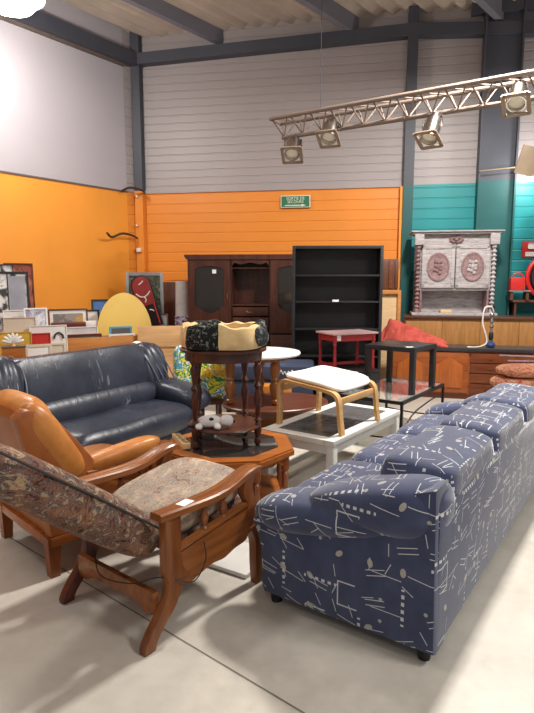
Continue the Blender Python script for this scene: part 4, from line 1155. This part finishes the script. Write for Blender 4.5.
for s in (-1, 1):
    dw = HWd / 2 - .10; xc = s * dw / 2; zc = (ZD + HH - .21) / 2 + .02; dh = HH - .23 - ZD
    bm = new(); box(bm, (xc, .085, zc), (dw - .01, .025, dh), None, .004); d = obj('door', bm, 'greywash', t)
    bm = new()
    for (cx, cz, sx, sz) in ((0, dh / 2 - .03, dw - .02, .05), (0, -dh / 2 + .03, dw - .02, .05), (dw / 2 - .035, 0, .05, dh - .02), (-dw / 2 + .035, 0, .05, dh - .02)):
        box(bm, (xc + cx, .07, zc + cz), (sx, .02, sz), None, .005)
    obj('moulding', bm, 'greywash', d)
    bm = new(); vs = lathe(bm, [(.15, 0), (.165, .008), (.165, .018), (.15, .022), (.135, .012), (.06, .02), (.01, .022)], n=32, sx=.98, sy=1.27)
    xf(bm, vs, Matrix.Translation((xc, .074, zc)) @ rx(R(90))); md = obj('medallion', bm, 'medallion', d)
    bm = new(); vs = []
    for k in range(9):
        a0 = R(40 * k + 10); rr_ = .05 + .03 * (k % 2)
        vs += pillow(bm, (xc + rr_ * math.cos(a0) * .8, .052, zc + rr_ * math.sin(a0) * 1.2), (.05, .03, .055), (2, 2, 2), 5)
    pillow(bm, (xc, .05, zc), (.05, .04, .09), (2, 2, 2), 6)
    obj('carving', bm, 'greywash' if s > 0 else 'pinkwood', md)
    # turned column
    bm = new(); x = s * (HWd / 2 - .055); prof = [(.035, .04), (.035, .09)]
    z = .09
    while z < HH - .24: prof += [(.018, z + .008), (.036, z + .028), (.036, z + .040), (.018, z + .058)]; z += .062
    prof += [(.035, HH - .23), (.035, HH - .18)]
    lathe(bm, prof, (x, .055, 0), 14); obj('column', bm, 'pinkwood' if s < 0 else 'greywash', t)
p = Vector((hp.x - .02, hp.y + .02, 0))
bm = new(); box(bm, (0, 0, .022), (.16, .09, .044), None, .006)
o = obj('wooden_box', bm, 'wicker', loc=(hp.x - .10, hp.y + .10, UZ + .002 + .041)); tag(o, 'little tan box lying on the bottom shelf of the grey hutch', 'box')

# ---- carved buffet with dark worktop
va = R(-14); vo = Vector((at_z(392, 399, 0).x - .02, 7.70, 0)); VZ = .705; VL = 2.75
t = thing('buffet', 'long orange oak buffet with arched doors and dark worktop', 'buffet', vo, va)
bm = new(); box(bm, (VL / 2, .20, VZ - .0225), (VL + .04, .46, .045), None, .006); obj('worktop', bm, 'blacktop', t)
bm = new(); box(bm, (VL / 2, .21, (VZ - .045 + .07) / 2), (VL, .40, VZ - .045 - .07)); obj('carcass', bm, 'buffet', t)
bm = new(); box(bm, (VL / 2, .21, .035), (VL - .04, .37, .07)); obj('plinth', bm, 'buffet_dark', t)
def arched(x0, x1):
    z0, z1 = .09, VZ - .065; xm = (x0 + x1) / 2; w_ = x1 - x0
    bm = new(); box(bm, (xm, -.002, (z0 + z1) / 2), (w_ - .012, .024, z1 - z0), None, .004); d = obj('door', bm, 'buffet', t)
    bm = new(); a_ = w_ / 2 - .075
    pl = [(xm - a_, z0 + .07), (xm + a_, z0 + .07), (xm + a_, z1 - .17)] + curve2([(xm + a_ * .9, z1 - .165), (xm + a_ * .55, z1 - .13), (xm, z1 - .07), (xm - a_ * .55, z1 - .13), (xm - a_ * .9, z1 - .165)], 4) + [(xm - a_, z1 - .17)]
    prism(bm, pl, .02, 'xz', -.02, .008); obj('arched_panel', bm, 'buffet_door', d)
    bm = new(); lathe(bm, [(.008, 0), (.012, .01), (.012, .016)], (x1 - .03, -.014, (z0 + z1) / 2 + .05), 10, axis=(0, -1, 0)); obj('knob', bm, 'brass', d)
for x0 in (.05, .56): arched(x0, x0 + .50)
for k in range(4):
    zc = .09 + (VZ - .155) / 4 * (k + .5)
    for xc in (1.33, 1.88):
        bm = new(); box(bm, (xc, -.004, zc), (.50, .03, (VZ - .155) / 4 - .014), None, .006); d = obj('drawer', bm, 'buffet_dark', t)
        bm = new(); lathe(bm, [(.008, 0), (.014, .014), (.012, .02)], (xc, -.018, zc), 10, axis=(0, -1, 0)); obj('knob', bm, 'brass', d)
arched(2.18, 2.68)
def buf(x, y, z=0): return vo + rz(va) @ Vector((x, y, z))
# hookah
hk = buf(1.50, .12, VZ + .001); rr_ = ray(493, 340); s_ = None
for i in range(300):
    q = buf(i * .01, .14, VZ + .001)
    if abs(q.x / q.y - rr_[0] / rr_[1]) < .0045: hk = q; break
ZT = at_y(493, 306, hk.y).z - hk.z
t = thing('hookah', 'small silver and blue glass hookah with pale hose on the dark worktop', 'hookah', hk)
bm = new(); lathe(bm, [(.03, 0), (.055, .012), (.062, .035), (.05, .06), (.028, .075)], n=20); obj('glass_base', bm, 'blueglass', t)
bm = new(); k = ZT
lathe(bm, [(.03, .073), (.034, .085), (.016, .10), (.022, k * .34), (.016, k * .42), (.014, k * .46), (.032, k * .50), (.014, k * .54), (.014, k * .58), (.036, k * .63), (.014, k * .68), (.014, k * .72), (.040, k * .775), (.014, k * .83), (.010, k * .88), (.03, k * .9), (.008, k * .93)], n=18); obj('stem', bm, 'chrome', t)
bm = new(); lathe(bm, [(.012, k * .92), (.034, k * .97), (.036, k * 1.0), (.03, k * 1.0), (.01, k * .95)], n=16); obj('bowl', bm, 'black', t)
bm = new(); lathe(bm, [(.02, .10), (.03, .12), (.03, .19), (.02, .21)], n=14); obj('grip', bm, 'black', t)
bm = new(); tube(bm, smooth_path([(.01, -.02, k * .86), (-.03, -.04, k * .98), (-.12, -.05, k * .95), (-.14, -.05, k * .6), (-.09, -.06, k * .3), (-.09, -.07, .06), (-.20, -.08, .014), (-.34, -.07, .012)], 8), .0105, 8); obj('hose', bm, 'hose', t)

# red cloth heap
cq = None
for i in range(0, 300):
    q = buf(i * .01, .19, VZ)
    r_ = ray(409, 335)
    if abs(q.x / q.y - r_[0] / r_[1]) < .006: cq = q; break
random.seed(3)
bm = new(); NXs, NYs = 70, 30; grid = []
for i in range(NXs + 1):
    row = []
    for j in range(NYs + 1):
        u = i / NXs; v = j / NYs
        e = (min(1, 6 * u) ** .7) * ((1 - u) ** .5) * (1 - .25 * u) * (math.sin(PI * v) ** .5); dg = u * 1.2 - v * .6
        val = 1 - .38 * math.exp(-(math.sin(8.5 * dg + .8 * math.sin(5 * v)) / .28) ** 2) - .2 * math.exp(-(math.sin(14 * v + 3 * u) / .3) ** 2)
        hgt = .42 * e * val * (.66 + .10 * math.sin(8 * dg + 1) + .26 * abs(math.sin(13 * dg + 2.2 * v + .7 * math.sin(7 * u))) ** .7 + .10 * abs(math.sin(11 * v - 9 * u)))
        row.append(bm.verts.new((-.37 + .92 * u + .02 * math.sin(12 * v), -.19 + .36 * v + .03 * math.sin(17 * u) * (1 - v), max(.004, hgt) if 0 < i < NXs and 0 < j < NYs else 0)))
    grid.append(row)
for i in range(NXs):
    for j in range(NYs): bm.faces.new((grid[i][j], grid[i + 1][j], grid[i + 1][j + 1], grid[i][j + 1]))
edge = [grid[i][0] for i in range(NXs + 1)] + [grid[NXs][j] for j in range(1, NYs + 1)] + [grid[i][NYs] for i in range(NXs - 1, -1, -1)] + [grid[0][j] for j in range(NYs - 1, 0, -1)]
bm.faces.new(edge[::-1])
o = obj('blanket', bm, 'cloth_red', loc=cq + Vector((0, 0, .001)), sharp=180); o.rotation_euler = (0, 0, va)
tag(o, 'crumpled coral red blanket heaped on the dark worktop', 'blanket')

# red floral cushions at the right, on a low bench with wooden rails
cb = at_y(512, 383, 6.35)
t = thing('bench', 'low wooden bench with pale rails behind the blue sofa at the right', 'bench', (cb.x + .22, 6.45, 0), R(-6))
zb = at_y(512, 391, 6.35).z
bm = new(); box(bm, (0, 0, zb - .025), (.85, .5, .05), None, .008); obj('seat', bm, 'buffet_dark', t)
for sx in (-1, 1):
    for sy in (-1, 1):
        bm = new(); hgt = zb - .05
        box(bm, (sx * .39, sy * .22, hgt / 2), (.05, .05, hgt)); obj('leg', bm, 'buffet_dark', t)
for s in (0, 1):
    bm = new(); box(bm, (.40, .235, (zb + .85) / 2 if False else zb + .24), (.05, .03, .52)) if s == 0 else box(bm, (.32, .26, zb + .24), (.03, .03, .52)); obj('post', bm, 'pinkwood', t)
bm = new(); tube(bm, [(-.26, .235, at_y(490, 357, 6.6).z), (.42, .235, at_y(534, 358.5, 6.6).z)], .016, 8); obj('rail', bm, 'pinkwood', t)
bm = new(); tube(bm, [(-.16, .235, at_y(504, 362.5, 6.6).z), (.42, .235, at_y(534, 362.5, 6.6).z)], .016, 8); obj('rail', bm, 'pinkwood', t)
h1 = at_y(500, 377.5, 6.35).z - zb
bm = new(); pillow(bm, (0, 0, h1 / 2), (.82, .44, h1), (4, 4, 2.6), 12); o = obj('seat_cushion', bm, 'floral_red', loc=(cb.x + .22, 6.43, zb + .001)); tag(o, 'red floral cushion at the bottom of the pair behind the blue sofa', 'cushion', 'red floral cushions')
h2 = at_y(500, 366, 6.35).z - zb - h1
bm = new(); pillow(bm, (0, 0, h2 / 2), (.80, .42, h2), (4, 4, 2.6), 12); o = obj('seat_cushion', bm, 'floral_red', loc=(cb.x + .27, 6.43, zb + h1 + .002)); tag(o, 'red floral cushion on top of the pair behind the blue sofa', 'cushion', 'red floral cushions')

# ---- shelf, red box and hose reel on the teal wall at the right edge
sx_ = at_y(522, 301, 8.5)
t = thing('wall_shelf', 'dark wooden shelf on the teal wall at the right edge', 'shelf', (sx_.x + .25, 8.52, sx_.z), BANG)
bm = new(); box(bm, (0, 0, 0), (.84, .40, .035), None, .004); obj('board', bm, 'brownwood', t)
bm = new(); box(bm, (-.36, .0, -.12), (.03, .34, .20)); obj('bracket', bm, 'brownwood', t)
bm = new(); box(bm, (.36, .0, -.12), (.03, .34, .20)); obj('bracket', bm, 'brownwood', t)
z1 = sx_.z + .018
p1 = at_y(517, 290, 8.42)
t = thing('wooden_stand', 'small pale board raised on two feet under the red tool box', 'stand', (p1.x + .02, 8.42, z1), BANG)
hb = p1.z - z1
bm = new(); box(bm, (0, 0, hb - .012), (.30, .22, .024)); obj('board', bm, 'pinkwood', t)
for s in (-1, 1):
    bm = new(); box(bm, (s * .11, 0, (hb - .024) / 2), (.04, .18, hb - .024)); obj('foot', bm, 'brownwood', t)
t = thing('tool_box', 'bright red metal tool box with handle on the shelf at the right edge', 'tool box', (at_y(516.5, 284, 8.42).x, 8.42, z1 + hb + .001), BANG)
bw_ = .20; hb2 = at_y(517, 277.5, 8.4).z - p1.z
bm = new(); box(bm, (0, 0, hb2 / 2), (bw_, .16, hb2), None, .01); obj('body', bm, 'firered', t)
bm = new(); tube(bm, smooth_path([(-.05, 0, hb2), (-.04, 0, hb2 + .05), (.04, 0, hb2 + .06), (.09, 0, hb2 + .01)], 5), .012, 8); obj('handle', bm, 'firered', t)
wp = back(4.35); rc = at_y(550, 277, wp.y - .16)
t = thing('hose_reel', 'red rimmed black fire hose reel on the teal wall cut by the right edge', 'hose reel', (rc.x, wp.y - .16, rc.z), BANG)
bm = new(); vs = []
NRr = 36
for i in range(NRr):
    pass
tp = [(.33 * math.cos(2 * PI * i / 36), -.03, .33 * math.sin(2 * PI * i / 36)) for i in range(37)]
tube(bm, tp, .035, 8, cap=False); obj('rim', bm, 'firered', t)
bm = new(); vs = lathe(bm, [(.05, -.09), (.28, -.09), (.30, -.04), (.30, .04), (.28, .09), (.05, .09)], n=30); xf(bm, vs, rx(R(90))); obj('hose_coil', bm, 'black', t)
bm = new(); box(bm, (0, .12, 0), (.08, .10, .08)); obj('wall_mount', bm, 'firered', t)
p = back(4.15); sg = at_y(529.5, 249, p.y - .03)
t = thing('fire_sign', 'red and white fire sign above the hose reel on the teal wall', 'sign', (sg.x + .06, back(sg.x + .06).y - .012, sg.z), BANG)
bm = new(); box(bm, (0, 0, 0), (.30, .012, .24), None, .003); obj('panel', bm, 'firered', t)
bm = new(); box(bm, (.02, -.008, -.075), (.24, .006, .065)); obj('text_strip', bm, 'paper', t)
bm = new(); box(bm, (.03, -.008, .05), (.2, .006, .09), None, .02); obj('pictogram', bm, 'paper', t)

# ================================================================== LEFT: pictures and bric-a-brac along the orange wall
def lw(off, s): return CORN - AX * s + AN * off                 # off from the wall, s metres back from the corner
def on_line(px, off):
    """point on the line parallel to the wall at distance off, under image column px (floor level)"""
    k = (px - 267.0) / 566.0; o = CORN + AN * off
    s = (o.x - k * o.y) / (AX.x - k * AX.y)
    return o - AX * s
DZ = .60
t = thing('display_table', 'long low wooden display table along the orange wall behind the navy sofa', 'table', lw(1.05, 2.1), R(54))
bm = new(); box(bm, (-.90, 0, DZ - .02), (3.4, 1.0, .04), None, .004); obj('table_top', bm, 'plank', t)
for sx in (-2.5, -.8, .7):
    for sy in (-.44, .44):
        bm = new(); box(bm, (sx, sy, (DZ - .04) / 2), (.06, .06, DZ - .04)); obj('leg', bm, 'plank', t)
FA = R(27)                                                       # pictures turned towards the hall
def place(px0, py0, px1, py1, off, zb):
    """size and foot of an upright board seen between px0..px1, top at py0, resting on height zb"""
    p = on_line((px0 + px1) / 2, off); Y = p.y
    wd = (px1 - px0) / 560.0 * Y / math.cos(FA - math.atan2(-p.x, Y) * 0)
    top = at_y((px0 + px1) / 2, py0, Y).z
    return Vector((p.x, p.y, zb)), wd * 1.0, top - zb
def picture(name, label, cat, px0, py0, px1, py1, off, frame, inside, zb=DZ, fw=.03, mat=None, mw=.05, tilt=4, ang=FA, group=None, extra=None, dep=.025):
    p, wd, h = place(px0, py0, px1, py1, off, zb)
    t = thing(name, label, cat, p + Vector((0, 0, .001)), ang, group)
    T = rx(R(-tilt)); wd = wd / max(.6, math.cos(ang)) * .97
    lift = dep / 2 * math.sin(R(tilt))
    def fin(bm): xf(bm, bm.verts[:], Matrix.Translation((0, 0, lift)) @ T); return bm
    bm = new()
    for s in (-1, 1): box(bm, (s * (wd / 2 - fw / 2), 0, h / 2), (fw, dep, h)); box(bm, (0, 0, h / 2 + s * (h / 2 - fw / 2)), (wd - 2 * fw, dep, fw))
    obj('frame', fin(bm), frame, t)
    bm = new(); box(bm, (0, .004, h / 2), (wd - 2 * fw + .004, .006, h - 2 * fw + .004)); obj('picture', fin(bm), inside if not mat else mat, t)
    if mat:
        bm = new(); box(bm, (0, -.001, h / 2), (wd - 2 * fw - 2 * mw, .006, h - 2 * fw - 2 * mw)); obj('print', fin(bm), inside, t)
    if extra: extra(t, wd, h, fin)
    return t
M['bwprint'] = print_mat('black and white print', [(24, 24, 26), (60, 60, 62), (214, 212, 210), (228, 226, 224), (50, 50, 52)], 6, 4, .6, 'LINEAR')
M['redpaintng'] = print_mat('dark red abstract painting', [(70, 34, 34), (150, 70, 50), (96, 50, 44), (186, 110, 84), (60, 36, 40)], 4, 3, 1.0, 'LINEAR')
M['landscape'] = print_mat('brown landscape print', [(120, 110, 108), (150, 138, 130), (196, 150, 70), (110, 104, 104)], 6, 2, .5)
M['greenprint'] = print_mat('dark green print', [(44, 46, 38), (88, 88, 66), (60, 62, 46), (130, 126, 100), (50, 46, 42)], 9, 3, 1)
M['flower'] = print_mat('pale floral print', [(236, 232, 230), (236, 232, 230), (214, 150, 120), (236, 230, 226)], 5, 2, .5)
M['sketch'] = print_mat('violet sketch print', [(232, 230, 232), (150, 140, 170), (226, 224, 228), (180, 170, 195)], 7, 3, .8, 'LINEAR')
M['greymat'] = plain('grey mat', (150, 150, 160), .6)
M['white'] = plain('white card', (228, 224, 220), .6, var=.03)
M['beige'] = plain('beige card', (206, 192, 172), .7, var=.04)
M['bluecard'] = plain('blue cover', (74, 150, 180), .5)
M['bluedark'] = plain('blue photo', (70, 110, 170), .4)
M['redcard'] = plain('red board', (192, 40, 34), .5, var=.04)
M['maroon'] = wood('maroon wood', (112, 42, 30), (78, 26, 20), .4, 0)
M['ochre'] = plain('ochre paint', (204, 160, 60), .6, var=.08)
M['vase'] = plain('white plastic', (206, 202, 200), .5)
M['violet'] = print_mat('violet pattern', [(120, 60, 140), (220, 210, 220), (90, 50, 120), (200, 150, 190)], 14, 2, 1)
# large back row, leaning against a board close to the wall
picture('picture_frame', 'tall dark red abstract canvas at the far left of the orange wall', 'picture', 8, 263, 30, 320, .42, 'maroon', 'redpaintng', fw=.015)
picture('picture_frame', 'black and white canvas half hidden at the left edge', 'picture', -18, 264, 9, 320, .50, 'blackpaint', 'bwprint', fw=.01)
def split(t, wd, h, fin):
    bm = new(); box(bm, (wd * .24, -.004, h * .55), (wd * .36, .006, h * .80)); obj('grey_panel', fin(bm), 'greymat', t)
    bm = new(); box(bm, (wd * .05, -.004, h * .55), (.012, .008, h * .86)); obj('divider', fin(bm), 'blackpaint', t)
picture('picture_frame', 'black double frame with a black and white photo beside a grey panel', 'picture', -13, 271.5, 22.5, 335, .66, 'blackpaint', 'bwprint', fw=.028, extra=split)
picture('picture_frame', 'slim wooden frame holding a wide cream-matted landscape print', 'picture', 51, 309, 82, 336, .62, 'brownwood', 'landscape', fw=.02, mat='white', mw=.045)
picture('picture_frame', 'small black frame with white card left of the yellow panel', 'picture', 81.5, 310, 96, 336, .62, 'blackpaint', 'white', fw=.022)
picture('picture_frame', 'small black framed blue picture half hidden by the yellow panel', 'picture', 92.5, 299.5, 106, 336, .50, 'blackpaint', 'bluedark', fw=.022)
# stacked small frames
for i, (y, m_, x0, x1, lb) in enumerate(((326.5, 'mirrorgrey', 79, 98, 'flat silver grey frame lying second from the top beside the yellow panel'), (323.2, 'white', 80, 97, 'flat white frame lying on top beside the yellow panel'))):
    pass
# middle row: cards and prints
picture('canvas_print', 'pale flower print leaning behind the beige board on the left', 'picture', 6, 310, 37, 340, .88, 'white', 'flower', fw=.012)
picture('canvas_print', 'white card with violet sketch at the end of the stack on the left', 'picture', 25, 308, 43, 345, 1.10, 'white', 'sketch', fw=.02, tilt=8, ang=FA)
picture('beige_board', 'blank beige board in front of the pale flower print', 'board', 5, 317.5, 29.5, 345, 1.05, 'beige', 'beige', fw=.01)
def arch(t, wd, h, fin):
    bm = new(); pts = [(wd * .27 + .055 * math.cos(a), -.018, h * .62 + .075 * math.sin(a)) for a in [PI * i / 12 for i in range(13)]]
    tube(bm, pts, .012, 6); obj('black_arch', fin(bm), 'blackpaint', t)
picture('white_board', 'white board with a black painted arch behind the red board', 'board', 31, 325.5, 60, 345, 1.24, 'white', 'white', fw=.01, extra=arch)
picture('white_board', 'long low white board standing behind the maroon frames', 'board', 63, 327, 92, 345, 1.02, 'white', 'vase', fw=.012)
# front row
picture('red_board', 'plain red board standing at the front of the picture bins', 'board', 23, 333.5, 44, 352, 1.33, 'redcard', 'redcard', fw=.01)
picture('ochre_painting', 'ochre yellow painting behind the white flower at the left edge', 'picture', -8, 332.5, 23, 360, 1.30, 'ochre', 'ochre', fw=.01)
picture('picture_frame', 'small beige frame with white mat below the red board', 'picture', 24, 344.5, 45, 362, 1.475, 'beige', 'white', fw=.03)
picture('picture_frame', 'small plain beige frame right of the white-matted one', 'picture', 46.5, 343.5, 60, 362, 1.475, 'beige', 'beige', fw=.02)
p = on_line(9, 1.47)
h = at_y(9, 347, p.y).z - DZ
t = thing('gift_box', 'small wooden box below a white paper flower at the left edge', 'box', (p.x, p.y, DZ + .001), FA)
bm = new(); box(bm, (0, 0, h / 2), (.24, .13, h), None, .005); obj('body', bm, 'octwood', t)
bm = new(); box(bm, (0, 0, h + .006), (.26, .15, .012)); obj('lid', bm, 'trim', t)
t = thing('paper_flower', 'white paper flower standing on the small wooden box', 'decoration', (p.x, p.y, DZ + h + .014), FA)
bm = new(); lathe(bm, [(.03, 0), (.02, .02), (.01, .05)], n=12); obj('stem', bm, 'plank', t)
for k in range(7):
    a0 = R(-75 + 25 * k)
    bm = new(); vs = pillow(bm, (0, 0, .065), (.035, .03, .11), (2, 2, 2), 6); xf(bm, vs, Matrix.Translation((0, 0, .03)) @ ry(a0)); obj('petal', bm, 'white', t)
# wooden bin at the front right with flat frames
p = on_line(101, 1.45); Y = p.y; wd = (141 - 60) / 560 * Y / .89
zt = at_y(101, 337, Y).z
t = thing('wooden_bin', 'long honey wood bin of frames behind the navy sofa', 'bin', (p.x, p.y, DZ + .001), FA)
h = zt - DZ
bm = new(); box(bm, (0, 0, h / 2), (wd, .025, h), None, .003); obj('front_board', bm, 'oakbox', t)
bm = new(); box(bm, (0, .20, h / 2), (wd, .02, h), None, .003); obj('rear_board', bm, 'oakbox', t)
for s in (-1, 1):
    bm = new(); box(bm, (s * (wd / 2 - .0125), .10, h / 2), (.025, .18, h), None, .003); obj('end_board', bm, 'oakbox', t)
bm = new(); box(bm, (0, .10, .012), (wd - .05, .18, .02)); obj('base', bm, 'oakbox', t)
def inbin(px0, px1, py, m_, label, name, dy, dep=.03, cat='frame'):
    pc = (px0 + px1) / 2; k = (pc - 101) / 560 * Y / .89
    zz = at_y(pc, py, Y + .1).z - DZ - .03; w_ = (px1 - px0) / 560 * Y / .89
    tt = thing(name, label, cat, Vector((p.x, p.y, DZ + .001 + .0225)) + rz(FA) @ Vector((k, dy, 0)), FA, 'frames in the wooden bin')
    bm = new()
    for s in (-1, 1): box(bm, (s * (w_ / 2 - .0125), 0, zz / 2), (.025, dep, zz)); box(bm, (0, 0, zz / 2 + s * (zz / 2 - .0125)), (w_ - .05, dep, .025))
    obj('frame', bm, m_, tt)
    bm = new(); box(bm, (0, .0, zz / 2), (w_ - .05, dep * .4, zz - .05)); obj('backing', bm, 'trim', tt)
inbin(71, 101, 333, 'maroon', 'maroon wooden frame standing in the honey wood bin', 'picture_frame', .135)
inbin(79, 101, 337.0, 'white', 'white edged frame in front of the maroon one in the bin', 'picture_frame', .08)
inbin(108.5, 129, 327, 'bluecard', 'bright blue card standing up in the honey wood bin', 'picture_frame', .155)
inbin(107, 131, 334, 'white', 'white edged frame below the blue card in the bin', 'picture_frame', .105)
# red-brown tray under landscape
p2 = on_line(66, .80)
zt2 = at_y(66, 322.5, p2.y).z
t = thing('wooden_tray', 'red brown wooden tray lying below the landscape print', 'tray', (p2.x, p2.y, DZ + .001), FA)
h = zt2 - DZ
bm = new(); box(bm, (0, 0, h - .035), (.44, .16, .07), None, .008); obj('tray', bm, 'maroon', t)
bm = new(); box(bm, (0, 0, (h - .07) / 2), (.36, .13, h - .07)); obj('stand', bm, 'maroon', t)
# stacked books beside the yellow panel
p2 = on_line(88, .90); z = DZ + .001
hs = at_y(89, 321, p2.y).z - DZ
cols = ['brownwood', 'mirrorgrey', 'bluecard', 'white', 'mirrorgrey', 'white']
for i, m_ in enumerate(cols):
    hh = hs / len(cols)
    lb = ['brown box at the bottom of the pile beside the yellow panel', 'grey box above the brown one in the pile by the yellow panel', 'blue box in the middle of the pile by the yellow panel', 'white box above the blue one by the yellow panel', 'grey box next to the top of the pile by the yellow panel', 'white flat box on top of the pile by the yellow panel'][i]
    bm = new(); box(bm, (0, 0, hh / 2), (.17 - .006 * i, .11, hh - .002), rz(R(3 * (i % 3 - 1))), .004)
    o = obj('flat_box', bm, m_, loc=(p2.x, p2.y, z)); o.rotation_euler = (0, 0, FA); tag(o, lb, 'box', 'boxes piled by the yellow panel'); z += hh
# yellow half-round panel
p = on_line(123, 1.20); Y = p.y
wd = (149.5 - 98) / 560 * Y / .96; zt = at_y(122, 293, Y).z
h = zt - DZ
bm = new(); pts = [(-wd / 2, 0)] + [(wd / 2 * -math.cos(PI * i / 28) * (1 + .0), h * (.30 + .70 * math.sin(PI * i / 28))) for i in range(29)] + [(wd / 2, 0)]
prism(bm, pts, .025, 'xz', 0, .004); xf(bm, bm.verts[:], rx(R(-6)))
o = obj('table_leaf', bm, 'yellow', loc=(p.x, p.y, DZ + .004)); o.rotation_euler = (0, 0, R(14)); tag(o, 'large pale yellow half-round panel standing behind the navy sofa', 'panel')
# pine plank at the end of the sofa
a = on_line(147, 1.68); b = a + Vector((1.0, .12, 0))
zt = at_y(165, 325, a.y).z
t = thing('headboard', 'pale pine board standing behind the right end of the navy sofa', 'board', (at_y(164, 330, a.y - .15).x, a.y - .15, 0), R(8))
wd = (192 - 141) / 560 * a.y
bm = new(); box(bm, (0, 0, zt - .14), (wd, .03, .28), rx(R(-3)), .004); obj('top_board', bm, 'plank', t)
bm = new(); box(bm, (0, .01, (zt - .27) / 2), (wd - .04, .02, zt - .27)); obj('lower_board', bm, 'plank', t)
# snowboard, silver frame, small frame
Y = 8.75
pz = at_y(150, 328, Y).z
bl = thing('display_table', 'brown wooden chest behind the yellow panel near the orange corner', 'chest', (at_y(152, 330, Y + .1).x, Y + .12, 0), R(6))
bm = new(); box(bm, (0, 0, (pz - .03) / 2), (.80, .34, pz - .03), None, .006); obj('body', bm, 'brownwood', bl)
bm = new(); box(bm, (0, 0, pz - .015), (.84, .38, .03), None, .006); obj('top', bm, 'brownwood', bl)
def sframe(px0, px1, py, Yf, frame, inside, label, fw, tilt=5, rzv=8, bottom=None):
    c = at_y((px0 + px1) / 2, py, Yf); w_ = (px1 - px0) / 565 * Yf; h_ = c.z - pz
    tt = thing('picture_frame', label, 'picture', (c.x, Yf, pz + .002), R(rzv))
    T = Matrix.Translation((0, 0, .003)) @ rx(R(-tilt))
    bm = new()
    for s in (-1, 1): box(bm, (s * (w_ / 2 - fw / 2), 0, h_ / 2), (fw, .03, h_), None, .004); box(bm, (0, 0, h_ / 2 + s * (h_ / 2 - fw / 2)), (w_ - 2 * fw, .03, fw))
    xf(bm, bm.verts[:], T); obj('frame', bm, frame, tt)
    bm = new(); box(bm, (0, .003, h_ / 2), (w_ - 2 * fw + .004, .008, h_ - 2 * fw + .004)); xf(bm, bm.verts[:], T); obj('picture', bm, inside, tt)
    return tt
sframe(125.5, 162.5, 272.5, 8.84, 'mirrorgrey', 'greenprint', 'silver framed dark green picture behind the snowboard', .05)
c = at_y(142, 276, 8.60); hgt = c.z - pz; Lb = hgt / math.cos(R(14))
foot = at_y(154, 328, 8.60)
t = thing('snowboard', 'maroon and black snowboard leaning in front of the silver picture frame', 'snowboard', (foot.x, 8.60, pz + .03))
lean_ = math.atan2((at_y(136.5, 280, 8.6).x - foot.x), hgt)
def board(w_, z0, z1, rtop):
    q = []
    if rtop:
        q = [(-w_, z0), (w_, z0)] + [(w_ * math.cos(PI * i / 14), z1 - .13 + .13 * math.sin(PI * i / 14)) for i in range(15)]
    else: q = [(-w_, z0), (w_, z0), (w_ * 1.0, z1), (-w_, z1)]
    return q
T = ry(lean_) @ rx(R(-5))
L_ = hgt * 1.02
bm = new(); prism(bm, board(.155, .0, L_, True), .016, 'xz', 0, .004); xf(bm, bm.verts[:], T); sb = obj('edge', bm, 'board_black', t)
bm = new(); prism(bm, board(.135, L_ * .42, L_ - .025, True), .006, 'xz', -.011); xf(bm, bm.verts[:], T); obj('maroon_face', bm, 'board_red', t)
bm = new(); tube(bm, [(.112, -.012, .02), (.112, -.012, L_ * .42)], .008, 6); xf(bm, bm.verts[:], T); obj('red_stripe', bm, 'firered', t)
for pts in ([(-.11, L_ * .68), (-.06, L_ * .61), (0, L_ * .585), (.06, L_ * .61), (.11, L_ * .66)], [(.0, L_ * .58), (.015, L_ * .53), (-.01, L_ * .48)], [(-.03, L_ * .83), (.02, L_ * .85), (.05, L_ * .88)], [(.02, L_ * .33), (.06, L_ * .31), (.08, L_ * .28)]):
    bm = new(); tube(bm, smooth_path([(a_, -.017, b_) for a_, b_ in pts], 4), .010, 6); xf(bm, bm.verts[:], T); obj('white_graphic', bm, 'white', t)
sframe(156, 168, 314, 8.66, 'brownwood', 'greymat', 'small grey picture right of the snowboard foot', .02, 8)
# brown plank and white column near the cabinet
c = at_y(167.5, 282, 9.25)
bm = new(); box(bm, (0, 0, c.z / 2), (.24, .03, c.z), None, .004); o = obj('wood_panel', bm, 'brownwood', loc=(c.x, 9.30, 0)); o.rotation_euler = (R(-2), 0, R(-6)); tag(o, 'tall brown wood panel leaning on the orange cladding by the cabinet', 'panel')
c = at_y(181.5, 281, 9.2)
t = thing('plastic_column', 'tall pale grey plastic column between brown panel and cabinet', 'column', (c.x, 9.22, 0))
bm = new(); lathe(bm, [(.14, 0), (.14, .02), (.10, c.z), (.02, c.z)], n=24); obj('tube', bm, 'vase', t)
zz = at_y(181, 324, 9.2).z; z2 = at_y(181, 316, 9.2).z
bm = new(); lathe(bm, [(.128, zz), (.131, zz), (.127, z2), (.124, z2)], n=24); obj('violet_band', bm, 'violet', t)
# white board on the floor under the chair
a = at_z(216, 570, 0); b = at_z(255, 583, 0); c = at_z(262, 545, 0)
d = (b - a).normalized(); n_ = Vector((-d.y, d.x, 0))
bm = new(); vs = box(bm, (0, 0, 0), (.50, .32, .024), None, .003)
ctr = b - d * .31 + n_ * .165
o = obj('white_board', bm, 'whitepaint', loc=(ctr.x, ctr.y, .013)); o.rotation_euler = (0, 0, math.atan2(d.y, d.x)); tag(o, 'white board lying flat on the floor between armchair and blue sofa', 'board')
